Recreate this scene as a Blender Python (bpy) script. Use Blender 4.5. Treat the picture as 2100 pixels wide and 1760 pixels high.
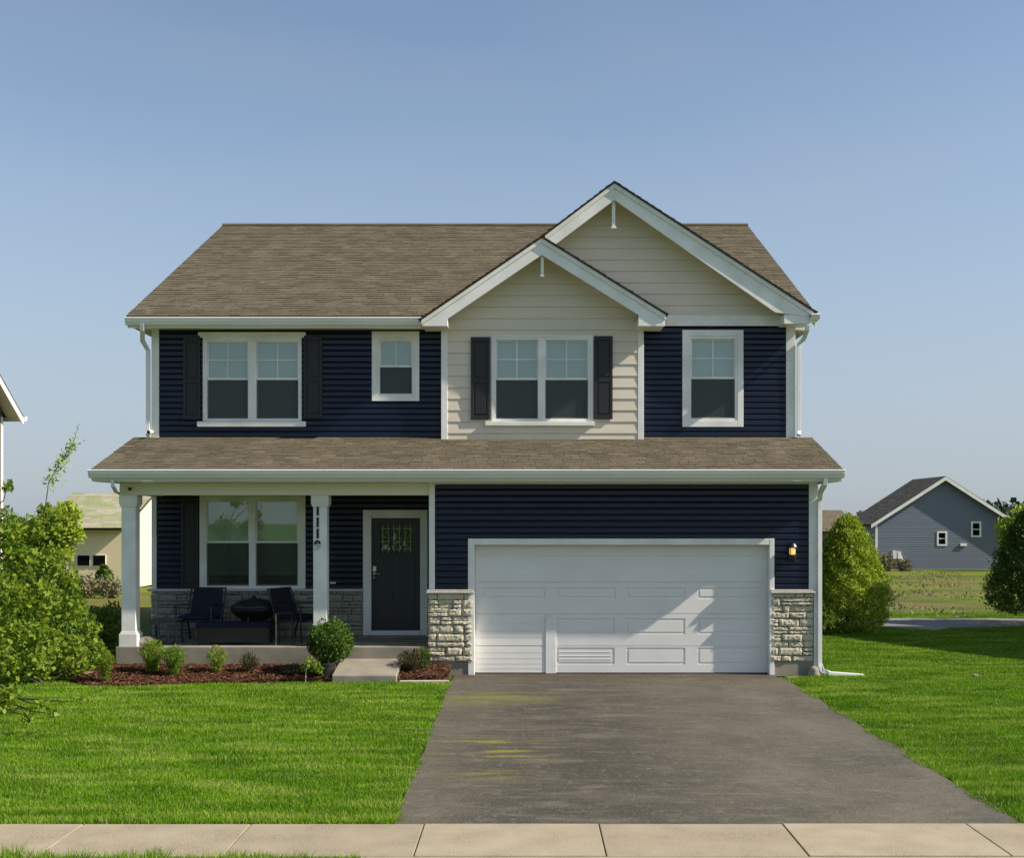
import bpy, bmesh, math, random
import numpy as np
from mathutils import Vector, Matrix
random.seed(7)
rng = np.random.default_rng(11)
for o in list(bpy.data.objects): bpy.data.objects.remove(o)
scene = bpy.context.scene
R = math.radians
# ------------------------------------------------------------------ camera, sky, sun, exposure
CAMH = 2.58
cam = bpy.data.cameras.new('camera'); camo = bpy.data.objects.new('camera', cam)
scene.collection.objects.link(camo); scene.camera = camo
camo.location = (0, -20, CAMH); camo.rotation_euler = (R(90), 0, 0)
cam.sensor_width = 36; cam.lens = 36*2480/2100
cam.shift_x = -30/2100; cam.shift_y = 185/2100
cam.clip_start = 0.1; cam.clip_end = 6000
scene.render.resolution_x = 1024; scene.render.resolution_y = 859
SUN = Vector((5.0, -1.0, 4.0)).normalized()
elev = math.asin(SUN.z); azi = math.atan2(SUN.x, SUN.y)
world = bpy.data.worlds.new('World'); scene.world = world; world.use_nodes = True
wn = world.node_tree; wn.nodes.clear()
sky = wn.nodes.new('ShaderNodeTexSky'); sky.sky_type = 'NISHITA'; sky.sun_disc = False
sky.sun_elevation = elev; sky.sun_rotation = azi
sky.air_density = 0.85; sky.dust_density = 1.25; sky.ozone_density = 4.0; sky.altitude = 100
hsv = wn.nodes.new('ShaderNodeHueSaturation'); hsv.inputs['Saturation'].default_value = 0.84; hsv.inputs['Hue'].default_value = 0.491
bg = wn.nodes.new('ShaderNodeBackground'); bg.inputs[1].default_value = 0.103
wo = wn.nodes.new('ShaderNodeOutputWorld')
wn.links.new(sky.outputs[0], hsv.inputs['Color']); 
wtc = wn.nodes.new('ShaderNodeTexCoord'); wmp = wn.nodes.new('ShaderNodeMapping'); wmp.inputs['Scale'].default_value = (1, 1, 5); wmp.inputs['Rotation'].default_value = (0, R(14), 0)
wnz = wn.nodes.new('ShaderNodeTexNoise'); wnz.inputs['Scale'].default_value = 2.2; wnz.inputs['Detail'].default_value = 5
wmr = wn.nodes.new('ShaderNodeMapRange'); wmr.inputs[1].default_value = .45; wmr.inputs[2].default_value = .8; wmr.inputs[3].default_value = 0; wmr.inputs[4].default_value = .15
wmx = wn.nodes.new('ShaderNodeMix'); wmx.data_type = 'RGBA'; wmx.inputs[7].default_value = (3.6, 3.7, 3.9, 1)    # thin high cirrus haze
wn.links.new(wtc.outputs['Generated'], wmp.inputs[0]); wn.links.new(wmp.outputs[0], wnz.inputs[0]); wn.links.new(wnz.outputs[0], wmr.inputs[0]); wn.links.new(wmr.outputs[0], wmx.inputs[0])
wn.links.new(hsv.outputs[0], wmx.inputs[6]); 
wsp = wn.nodes.new('ShaderNodeSeparateXYZ'); wn.links.new(wtc.outputs['Generated'], wsp.inputs[0])      # hazy air thickening towards the horizon
whr = wn.nodes.new('ShaderNodeMapRange'); whr.interpolation_type = 'SMOOTHSTEP'; whr.inputs[1].default_value = 0.0; whr.inputs[2].default_value = 0.40; whr.inputs[3].default_value = .78; whr.inputs[4].default_value = 0
wn.links.new(wsp.outputs[2], whr.inputs[0])
whx = wn.nodes.new('ShaderNodeMix'); whx.data_type = 'RGBA'; whx.inputs[7].default_value = (2.8, 3.15, 3.55, 1)
wn.links.new(whr.outputs[0], whx.inputs[0]); wn.links.new(wmx.outputs[2], whx.inputs[6]); wn.links.new(whx.outputs[2], bg.inputs[0]); wn.links.new(bg.outputs[0], wo.inputs[0])
sl = bpy.data.lights.new('sun', 'SUN'); sl.energy = 4.7; sl.angle = R(0.53); sl.color = (1.0, 0.905, 0.77)
so = bpy.data.objects.new('sun', sl); scene.collection.objects.link(so)
so.rotation_euler = SUN.to_track_quat('Z', 'Y').to_euler(); so.location = (30, -10, 30)
vs = scene.view_settings; vs.view_transform = 'Standard'; vs.look = 'None'; vs.gamma = 1; vs.exposure = 0.64; vs.use_curve_mapping = False

# measured picture positions -> metres on a plane standing d metres in front of the camera
def XU(u, d): return (u-1080)*d/2480
def ZV(v, d): return CAMH-(v-1065)*d/2480

# ------------------------------------------------------------------ helpers
class MB:
    def __init__(s): s.v = []; s.f = []; s.r = []
    def face(s, pts, r=0.5):
        n = len(s.v); s.v += [tuple(p) for p in pts]; s.f.append(tuple(range(n, n+len(pts)))); s.r.append(r)
    def box(s, x0, x1, y0, y1, z0, z1, r=0.5):
        n = len(s.v)
        s.v += [(x0,y0,z0),(x1,y0,z0),(x1,y1,z0),(x0,y1,z0),(x0,y0,z1),(x1,y0,z1),(x1,y1,z1),(x0,y1,z1)]
        for f in ((3,2,1,0),(4,5,6,7),(0,1,5,4),(1,2,6,5),(2,3,7,6),(3,0,4,7)):
            s.f.append(tuple(n+i for i in f)); s.r.append(r)
    def prism(s, poly, y0, y1, r=0.5):          # poly of (x, z), extruded along y
        n = len(s.v); k = len(poly)
        s.v += [(x, y0, z) for x, z in poly] + [(x, y1, z) for x, z in poly]
        s.f.append(tuple(n+i for i in range(k))); s.r.append(r)
        s.f.append(tuple(n+k+i for i in reversed(range(k)))); s.r.append(r)
        for i in range(k):
            j = (i+1) % k; s.f.append((n+i, n+k+i, n+k+j, n+j)); s.r.append(r)
    def prismx(s, poly, x0, x1, r=0.5):         # poly of (y, z), extruded along x
        n = len(s.v); k = len(poly)
        s.v += [(x0, y, z) for y, z in poly] + [(x1, y, z) for y, z in poly]
        s.f.append(tuple(n+i for i in reversed(range(k)))); s.r.append(r)
        s.f.append(tuple(n+k+i for i in range(k))); s.r.append(r)
        for i in range(k):
            j = (i+1) % k; s.f.append((n+i, n+j, n+k+j, n+k+i)); s.r.append(r)
    def prismz(s, poly, z0, z1, r=0.5):         # poly of (x, y)
        n = len(s.v); k = len(poly)
        s.v += [(x, y, z0) for x, y in poly] + [(x, y, z1) for x, y in poly]
        s.f.append(tuple(n+i for i in reversed(range(k)))); s.r.append(r)
        s.f.append(tuple(n+k+i for i in range(k))); s.r.append(r)
        for i in range(k):
            j = (i+1) % k; s.f.append((n+i, n+j, n+k+j, n+k+i)); s.r.append(r)
    def slab(s, pts, off, r=0.5):               # quad pts swept by vector off
        n = len(s.v); k = len(pts); off = Vector(off)
        s.v += [tuple(p) for p in pts] + [tuple(Vector(p)+off) for p in pts]
        s.f.append(tuple(n+i for i in range(k))); s.r.append(r)
        s.f.append(tuple(n+k+i for i in reversed(range(k)))); s.r.append(r)
        for i in range(k):
            j = (i+1) % k; s.f.append((n+i, n+k+i, n+k+j, n+j)); s.r.append(r)
    def tube(s, path, rad, seg=8, r=0.5, flat=1.0, cap=True):
        path = [Vector(p) for p in path]; m = len(path)
        if not hasattr(rad, '__len__'): rad = [rad]*m
        n = len(s.v)
        for i, p in enumerate(path):
            t = (path[min(i+1, m-1)]-path[max(i-1, 0)]).normalized()
            a = t.cross(Vector((0, 1, 0.02)))
            if a.length < 1e-3: a = t.cross(Vector((1, 0, 0)))
            a.normalize(); b = t.cross(a).normalized()
            for k in range(seg):
                an = 2*math.pi*(k+0.5)/seg
                s.v.append(tuple(p + a*math.cos(an)*rad[i] + b*math.sin(an)*rad[i]*flat))
        for i in range(m-1):
            for k in range(seg):
                k2 = (k+1) % seg
                s.f.append((n+i*seg+k, n+i*seg+k2, n+(i+1)*seg+k2, n+(i+1)*seg+k)); s.r.append(r)
        if cap:
            s.f.append(tuple(n+k for k in reversed(range(seg)))); s.r.append(r)
            s.f.append(tuple(n+(m-1)*seg+k for k in range(seg))); s.r.append(r)
    def lathe(s, cx, cy, prof, seg=20, r=0.5):
        n = len(s.v); m = len(prof)
        for rr, z in prof:
            for k in range(seg):
                a = 2*math.pi*k/seg; s.v.append((cx+rr*math.cos(a), cy+rr*math.sin(a), z))
        for i in range(m-1):
            for k in range(seg):
                k2 = (k+1) % seg
                s.f.append((n+i*seg+k, n+i*seg+k2, n+(i+1)*seg+k2, n+(i+1)*seg+k)); s.r.append(r)
        s.f.append(tuple(n+k for k in reversed(range(seg)))); s.r.append(r)
        s.f.append(tuple(n+(m-1)*seg+k for k in range(seg))); s.r.append(r)
    def build(s, name, mat, parent=None, bevel=0, smooth=False):
        me = bpy.data.meshes.new(name); me.from_pydata(s.v, [], s.f); me.update()
        a = me.attributes.new('rnd', 'FLOAT', 'FACE'); a.data.foreach_set('value', s.r)
        if smooth: me.polygons.foreach_set('use_smooth', [True]*len(me.polygons))
        bm = bmesh.new(); bm.from_mesh(me); bmesh.ops.recalc_face_normals(bm, faces=bm.faces); bm.to_mesh(me); bm.free()
        me.materials.append(mat)
        o = bpy.data.objects.new(name, me); scene.collection.objects.link(o)
        if parent: o.parent = parent
        if bevel:
            b = o.modifiers.new('bevel', 'BEVEL'); b.width = bevel; b.segments = 2; b.limit_method = 'ANGLE'; b.angle_limit = R(40)
        return o
def npmesh(name, V, F, rnd, mat, parent=None, smooth=False):   # V (n,3), F (m,k) with constant k
    me = bpy.data.meshes.new(name); m, k = F.shape
    me.vertices.add(len(V)); me.vertices.foreach_set('co', V.astype(np.float32).ravel())
    me.loops.add(m*k); me.loops.foreach_set('vertex_index', F.astype(np.int32).ravel())
    me.polygons.add(m); me.polygons.foreach_set('loop_start', np.arange(0, m*k, k, dtype=np.int32))
    me.update(calc_edges=True); me.validate()
    a = me.attributes.new('rnd', 'FLOAT', 'FACE'); a.data.foreach_set('value', rnd.astype(np.float32))
    me.materials.append(mat)
    o = bpy.data.objects.new(name, me); scene.collection.objects.link(o)
    if parent: o.parent = parent
    return o
def tag(o, label=None, cat=None, group=None, kind=None):
    if label: o['label'] = label
    if cat: o['category'] = cat
    if group: o['group'] = group
    if kind: o['kind'] = kind
    return o
def thing(name, label, cat, loc=(0, 0, 0), rz=0, group=None):
    o = bpy.data.objects.new(name, None); scene.collection.objects.link(o)
    o.location = loc; o.rotation_euler = (0, 0, rz); o.empty_display_size = 0.3
    return tag(o, label, cat, group)
def copy_tree(o, parent=None):
    c = o.copy(); scene.collection.objects.link(c); c.parent = parent
    for ch in [x for x in bpy.data.objects if x.parent == o]: copy_tree(ch, c)
    return c

# ------------------------------------------------------------------ materials
def mat(name, col, rough=0.7, spec=0.3, var=None, scale=4.0, rnd=0.0, bump=0.0, bscale=60.0, stretch=None, metal=0.0,
        rcol=None, detail=6, transl=0.0, var2=None, scale2=1.0, lo=0.35, hi=0.65, lo2=0.4, hi2=0.65, sheen=0):
    m = bpy.data.materials.new(name); m.use_nodes = True; nt = m.node_tree; N = nt.nodes; L = nt.links
    p = N['Principled BSDF']; p.inputs['Roughness'].default_value = rough; p.inputs['Specular IOR Level'].default_value = spec
    p.inputs['Metallic'].default_value = metal
    tc = N.new('ShaderNodeTexCoord'); mp = N.new('ShaderNodeMapping'); L.new(tc.outputs['Object'], mp.inputs[0])
    if stretch: mp.inputs['Scale'].default_value = stretch
    rgb = N.new('ShaderNodeRGB'); rgb.outputs[0].default_value = (*col, 1); c = rgb.outputs[0]
    def mixn(ca, colb, fac):
        mx = N.new('ShaderNodeMix'); mx.data_type = 'RGBA'; L.new(ca, mx.inputs[6]); mx.inputs[7].default_value = (*colb, 1); L.new(fac, mx.inputs[0]); return mx.outputs[2]
    def nz(sc, a, b, det=6):
        n = N.new('ShaderNodeTexNoise'); n.inputs['Scale'].default_value = sc; n.inputs['Detail'].default_value = det; L.new(mp.outputs[0], n.inputs[0])
        r = N.new('ShaderNodeMapRange'); r.inputs[1].default_value = a; r.inputs[2].default_value = b; L.new(n.outputs[0], r.inputs[0]); return r.outputs[0]
    if rcol is not None:
        at = N.new('ShaderNodeAttribute'); at.attribute_name = 'rnd'; c = mixn(c, rcol, at.outputs['Fac'])
    if var is not None: c = mixn(c, var, nz(scale, lo, hi, detail))
    if var2 is not None: c = mixn(c, var2, nz(scale2, lo2, hi2, 4))
    if rnd:
        at = N.new('ShaderNodeAttribute'); at.attribute_name = 'rnd'
        r = N.new('ShaderNodeMapRange'); r.inputs[3].default_value = 1-rnd; r.inputs[4].default_value = 1+rnd; L.new(at.outputs['Fac'], r.inputs[0])
        h = N.new('ShaderNodeHueSaturation'); L.new(c, h.inputs['Color']); L.new(r.outputs[0], h.inputs['Value']); c = h.outputs[0]
    L.new(c, p.inputs['Base Color'])
    if bump:
        n = N.new('ShaderNodeTexNoise'); n.inputs['Scale'].default_value = bscale; n.inputs['Detail'].default_value = 5; L.new(mp.outputs[0], n.inputs[0])
        b = N.new('ShaderNodeBump'); b.inputs['Strength'].default_value = bump; b.inputs['Distance'].default_value = 0.02; L.new(n.outputs[0], b.inputs['Height']); L.new(b.outputs[0], p.inputs['Normal'])
    if transl:
        t = N.new('ShaderNodeBsdfTranslucent'); L.new(c, t.inputs[0]); mx = N.new('ShaderNodeMixShader'); mx.inputs[0].default_value = transl
        L.new(p.outputs[0], mx.inputs[1]); L.new(t.outputs[0], mx.inputs[2]); L.new(mx.outputs[0], N['Material Output'].inputs[0])
    return m
M = {}
M['navy'] = mat('navy_vinyl', (0.0030, 0.0066, 0.0225), 0.34, 0.42, var=(0.0045, 0.0095, 0.030), scale=1.2, bump=0.10, bscale=25, stretch=(0.4, 1, 2))
M['beige'] = mat('beige_vinyl', (0.70, 0.625, 0.51), 0.5, 0.35, var=(0.65, 0.575, 0.465), scale=1.5, bump=0.06, bscale=30, stretch=(0.5, 1, 3))
M['white'] = mat('white_trim', (0.83, 0.82, 0.78), 0.42, 0.4, var=(0.70, 0.69, 0.64), scale=2.5, bump=0.04, bscale=40)
M['gutter'] = mat('gutter_white', (0.82, 0.81, 0.77), 0.33, 0.5, var=(0.74, 0.73, 0.69), scale=3, stretch=(0.3, 1, 1))
M['soffit'] = mat('soffit_vinyl', (0.80, 0.74, 0.62), 0.6, 0.3)
M['shingle'] = mat('asphalt_shingle', (0.150, 0.126, 0.086), 0.95, 0.08, rcol=(0.188, 0.160, 0.113), var=(0.125, 0.105, 0.072), scale=2.2, bump=0.9, bscale=70, var2=(0.125, 0.105, 0.072), scale2=40, lo2=.5, hi2=.75)
M['shingle2'] = mat('dark_shingle', (0.105, 0.092, 0.072), 0.92, 0.12, rcol=(0.15, 0.132, 0.105), bump=0.5, bscale=60)
M['under'] = mat('roof_felt', (0.05, 0.043, 0.034), 0.9, 0.1)
M['stone'] = mat('ledge_stone', (0.66, 0.60, 0.45), 0.88, 0.2, rcol=(0.42, 0.385, 0.30), var=(0.52, 0.465, 0.34), scale=9, bump=0.9, bscale=45, rnd=0.16)
M['mortar'] = mat('mortar', (0.07, 0.065, 0.055), 0.95, 0.1)
M['cap'] = mat('stone_cap', (0.56, 0.52, 0.45), 0.8, 0.2, var=(0.46, 0.43, 0.37), scale=12, bump=0.3, bscale=60)
M['concrete'] = mat('concrete', (0.30, 0.27, 0.215), 0.88, 0.2, var=(0.22, 0.20, 0.16), scale=2.5, bump=0.3, bscale=90)
M['sidewalk'] = mat('sidewalk_concrete', (0.35, 0.305, 0.215), 0.9, 0.15, var=(0.25, 0.215, 0.15), scale=2.6, detail=9, rnd=.06, bump=0.35, bscale=90, var2=(0.34, 0.285, 0.205), scale2=60)
M['door'] = mat('charcoal_door', (0.018, 0.021, 0.024), 0.4, 0.4)
M['shutter'] = mat('charcoal_shutter', (0.019, 0.020, 0.022), 0.5, 0.4)
M['garage'] = mat('garage_white', (0.78, 0.765, 0.72), 0.45, 0.35, var=(0.73, 0.715, 0.67), scale=1.5, bump=0.03, bscale=200)
M['black'] = mat('black_metal', (0.012, 0.012, 0.013), 0.4, 0.5)
M['steel'] = mat('brushed_steel', (0.5, 0.48, 0.44), 0.3, 0.5, metal=1.0)
M['navycloth'] = mat('navy_cushion', (0.012, 0.017, 0.035), 0.9, 0.1, bump=0.2, bscale=150)
M['sling'] = mat('navy_sling', (0.020, 0.023, 0.036), 0.85, 0.15, bump=0.2, bscale=150)
M['weather'] = mat('weathered_wood', (0.045, 0.055, 0.05), 0.8, 0.2, var=(0.08, 0.09, 0.085), scale=12, bump=0.3)
M['soil'] = mat('mulch_ground', (0.055, 0.026, 0.015), 0.98, 0.05, var=(0.11, 0.055, 0.032), scale=14, bump=1.0, bscale=50)
M['chip'] = mat('mulch_chip', (0.20, 0.095, 0.055), 0.95, 0.05, rcol=(0.055, 0.026, 0.017))
M['bark'] = mat('bark', (0.11, 0.085, 0.06), 0.95, 0.1, var=(0.05, 0.04, 0.03), scale=20, bump=0.8, bscale=40)
M['rock'] = mat('rock', (0.33, 0.30, 0.25), 0.9, 0.2, var=(0.2, 0.18, 0.15), scale=8, bump=0.8, bscale=20, rcol=(0.5, 0.47, 0.42))
M['leaf'] = mat('leaf_bright', (0.34, 0.43, 0.035), 0.5, 0.3, rcol=(0.085, 0.17, 0.017), transl=0.45, rnd=0.4)
M['leafs'] = mat('leaf_shrub', (0.21, 0.31, 0.03), 0.55, 0.25, rcol=(0.08, 0.16, 0.02), transl=0.3, rnd=0.25)
M['leafy'] = mat('leaf_yellowgreen', (0.42, 0.50, 0.04), 0.55, 0.25, rcol=(0.19, 0.30, 0.025), transl=0.3, rnd=0.2)
M['leafd'] = mat('leaf_conifer', (0.13, 0.20, 0.024), 0.6, 0.2, rcol=(0.045, 0.09, 0.018), transl=0.2, rnd=0.2)
M['leafp'] = mat('leaf_dusty', (0.17, 0.18, 0.08), 0.7, 0.2, rcol=(0.23, 0.19, 0.13), transl=0.25, rnd=0.2)
M['leafr'] = mat('leaf_brown', (0.10, 0.085, 0.035), 0.7, 0.2, rcol=(0.05, 0.055, 0.022), transl=0.2, rnd=0.2)
M['leaft'] = mat('leaf_boxwood', (0.12, 0.21, 0.022), 0.55, 0.25, rcol=(0.045, 0.095, 0.014), transl=0.25, rnd=0.3)
M['stone_shade'] = mat('shaded_ledge_stone', (0.40, 0.385, 0.31), 0.88, 0.2, rcol=(0.24, 0.23, 0.20), var=(0.31, 0.30, 0.24), scale=9, bump=0.9, bscale=45, rnd=0.16)  # same ledge stone, darkened and greyed: porch shade put into the colour
M['blossom'] = mat('blossom_white', (0.55, 0.5, 0.5), 0.7, 0.2, rcol=(0.42, 0.34, 0.33), transl=0.3)
M['farleaf'] = mat('far_woodland', (0.07, 0.10, 0.06), 0.9, 0.1, rcol=(0.05, 0.075, 0.05))
M['graysiding'] = mat('grey_blue_siding', (0.155, 0.18, 0.225), 0.65, 0.3, bump=0.05)
M['tan'] = mat('tan_siding', (0.80, 0.68, 0.47), 0.7, 0.2, var=(0.76, 0.64, 0.44), scale=0.6)
M['brownwall'] = mat('brown_siding', (0.17, 0.14, 0.115), 0.7, 0.2)
M['blind'] = mat('roller_blind', (0.62, 0.70, 0.66), 0.8, 0.2, var=(0.56, 0.64, 0.60), scale=2)
M['blind2'] = mat('slatted_blind', (0.80, 0.84, 0.72), 0.7, 0.2)
M['dark'] = mat('dark_interior', (0.006, 0.006, 0.007), 0.9, 0.05)
M['path'] = mat('path_gravel', (0.15, 0.15, 0.15), 0.9, 0.2, var=(0.22, 0.21, 0.20), scale=1.2, bump=0.3)
M['patch'] = mat('dry_dirt', (0.34, 0.24, 0.12), 0.95, 0.05, var=(0.22, 0.15, 0.08), scale=9, bump=0.5)
M['number'] = mat('number_black', (0.008, 0.008, 0.009), 0.35, 0.5)
M['hazel'] = mat('cam_white', (0.7, 0.7, 0.68), 0.3, 0.5)

def emis(name, col, s):
    m = bpy.data.materials.new(name); m.use_nodes = True; p = m.node_tree.nodes['Principled BSDF']
    p.inputs['Base Color'].default_value = (*col, 1); p.inputs['Emission Color'].default_value = (*col, 1); p.inputs['Emission Strength'].default_value = s; return m
M['amber'] = emis('lit_amber_glass', (1.0, 0.62, 0.20), 0.5)
def glassmat(name, refl):
    m = bpy.data.materials.new(name); m.use_nodes = True; N = m.node_tree.nodes; L = m.node_tree.links; N.clear()
    o = N.new('ShaderNodeOutputMaterial'); mx = N.new('ShaderNodeMixShader'); g = N.new('ShaderNodeBsdfGlossy'); t = N.new('ShaderNodeBsdfTransparent')
    g.inputs['Roughness'].default_value = 0.02; t.inputs[0].default_value = (0.82, 0.88, 0.86, 1); mx.inputs[0].default_value = refl
    n = N.new('ShaderNodeTexNoise'); n.inputs['Scale'].default_value = 1.3; b = N.new('ShaderNodeBump'); b.inputs['Strength'].default_value = 0.05
    tc = N.new('ShaderNodeTexCoord'); L.new(tc.outputs['Object'], n.inputs[0]); L.new(n.outputs[0], b.inputs['Height']); L.new(b.outputs[0], g.inputs['Normal'])
    L.new(t.outputs[0], mx.inputs[1]); L.new(g.outputs[0], mx.inputs[2]); L.new(mx.outputs[0], o.inputs[0]); return m
M['glass'] = glassmat('window_glass', 0.13)
def screenmat():
    m = bpy.data.materials.new('insect_screen'); m.use_nodes = True; N = m.node_tree.nodes; L = m.node_tree.links; N.clear()
    o = N.new('ShaderNodeOutputMaterial'); mx = N.new('ShaderNodeMixShader'); g = N.new('ShaderNodeBsdfDiffuse'); t = N.new('ShaderNodeBsdfTransparent')
    g.inputs[0].default_value = (0.05, 0.055, 0.052, 1); mx.inputs[0].default_value = 0.42
    L.new(t.outputs[0], mx.inputs[1]); L.new(g.outputs[0], mx.inputs[2]); L.new(mx.outputs[0], o.inputs[0]); return m
M['screen'] = screenmat()

# driveway asphalt: stains and moss patches with shapes of their own
def asphalt():
    m = bpy.data.materials.new('asphalt'); m.use_nodes = True; nt = m.node_tree; N = nt.nodes; L = nt.links; p = N['Principled BSDF']
    p.inputs['Roughness'].default_value = 0.85; p.inputs['Specular IOR Level'].default_value = 0.25
    tc = N.new('ShaderNodeTexCoord'); P = tc.outputs['Object']
    def nz(sc, a, b, st=(1, 1, 1), det=6, off=(0, 0, 0)):
        mp = N.new('ShaderNodeMapping'); mp.inputs['Scale'].default_value = st; mp.inputs['Location'].default_value = off; L.new(P, mp.inputs[0])
        n = N.new('ShaderNodeTexNoise'); n.inputs['Scale'].default_value = sc; n.inputs['Detail'].default_value = det; L.new(mp.outputs[0], n.inputs[0])
        r = N.new('ShaderNodeMapRange'); r.inputs[1].default_value = a; r.inputs[2].default_value = b; L.new(n.outputs[0], r.inputs[0]); return r.outputs[0]
    def mix(a, col, f):
        x = N.new('ShaderNodeMix'); x.data_type = 'RGBA'; L.new(a, x.inputs[6]); x.inputs[7].default_value = (*col, 1); L.new(f, x.inputs[0]); return x.outputs[2]
    def mul(a, b):
        x = N.new('ShaderNodeMath'); x.operation = 'MULTIPLY'
        for i, q in enumerate((a, b)):
            if hasattr(q, 'default_value'): L.new(q, x.inputs[i])
            else: x.inputs[i].default_value = q
        return x.outputs[0]
    sp = N.new('ShaderNodeSeparateXYZ'); L.new(P, sp.inputs[0])
    def band(sock, c, w):   # 1 at c falling to 0 at distance w
        s = N.new('ShaderNodeMath'); s.operation = 'SUBTRACT'; L.new(sock, s.inputs[0]); s.inputs[1].default_value = c
        a = N.new('ShaderNodeMath'); a.operation = 'ABSOLUTE'; L.new(s.outputs[0], a.inputs[0])
        r = N.new('ShaderNodeMapRange'); r.interpolation_type = 'SMOOTHSTEP'; r.inputs[1].default_value = 0; r.inputs[2].default_value = w; r.inputs[3].default_value = 1; r.inputs[4].default_value = 0; L.new(a.outputs[0], r.inputs[0]); return r.outputs[0]
    g = N.new('ShaderNodeRGB'); g.outputs[0].default_value = (0.104, 0.093, 0.068, 1); c = g.outputs[0]
    c = mix(c, (0.074, 0.067, 0.050), nz(0.9, 0.4, 0.65))
    c = mix(c, (0.150, 0.135, 0.10), mul(nz(1.6, 0.5, 0.72, (0.7, 0.35, 1), 8, (3, 1, 0)), 0.7))
    c = mix(c, (0.046, 0.041, 0.032), mul(mul(band(sp.outputs[0], 0.55, 2.2), nz(1.6, 0.33, 0.52, (0.35, 1.8, 1), 8)), 1.0))
    c = mix(c, (0.055, 0.036, 0.020), mul(band(sp.outputs[1], -0.1, 0.85), 0.75))
    c = mix(c, (0.155, 0.16, 0.02), mul(mul(mul(band(sp.outputs[0], -0.5, 1.4), band(sp.outputs[1], -2.6, 0.9)), nz(2.2, 0.36, 0.54, (0.4, 1.5, 1))), 1.0))
    c = mix(c, (0.21, 0.19, 0.02), mul(mul(mul(band(sp.outputs[0], -0.35, 1.0), band(sp.outputs[1], -6.6, 2.6)), nz(3.0, 0.54, 0.62, (0.3, 2.2, 1))), 1.0))
    c = mix(c, (0.20, 0.185, 0.15), nz(70, 0.56, 0.72, det=3))
    c = mix(c, (0.062, 0.055, 0.042), mul(nz(17, 0.56, 0.66, (0.8, 1.3, 1), 7, (1, 7, 0)), 0.55))
    c = mix(c, (0.155, 0.14, 0.11), mul(nz(11, 0.58, 0.68, (1.2, .8, 1), 7, (4, 2, 0)), 0.6))
    c = mix(c, (0.16, 0.145, 0.115), mul(nz(5, 0.52, 0.7, (0.5, 1.4, 1), 8, (9, 4, 0)), 0.6))
    c = mix(c, (0.05, 0.044, 0.036), nz(55, 0.56, 0.70, det=3, off=(5, 2, 0)))
    L.new(c, p.inputs['Base Color'])
    n = N.new('ShaderNodeTexNoise'); n.inputs['Scale'].default_value = 130; n.inputs['Detail'].default_value = 4; L.new(P, n.inputs[0])
    b = N.new('ShaderNodeBump'); b.inputs['Strength'].default_value = 0.5; b.inputs['Distance'].default_value = 0.01; L.new(n.outputs[0], b.inputs['Height']); L.new(b.outputs[0], p.inputs['Normal'])
    return m
M['asphalt'] = asphalt()
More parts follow.
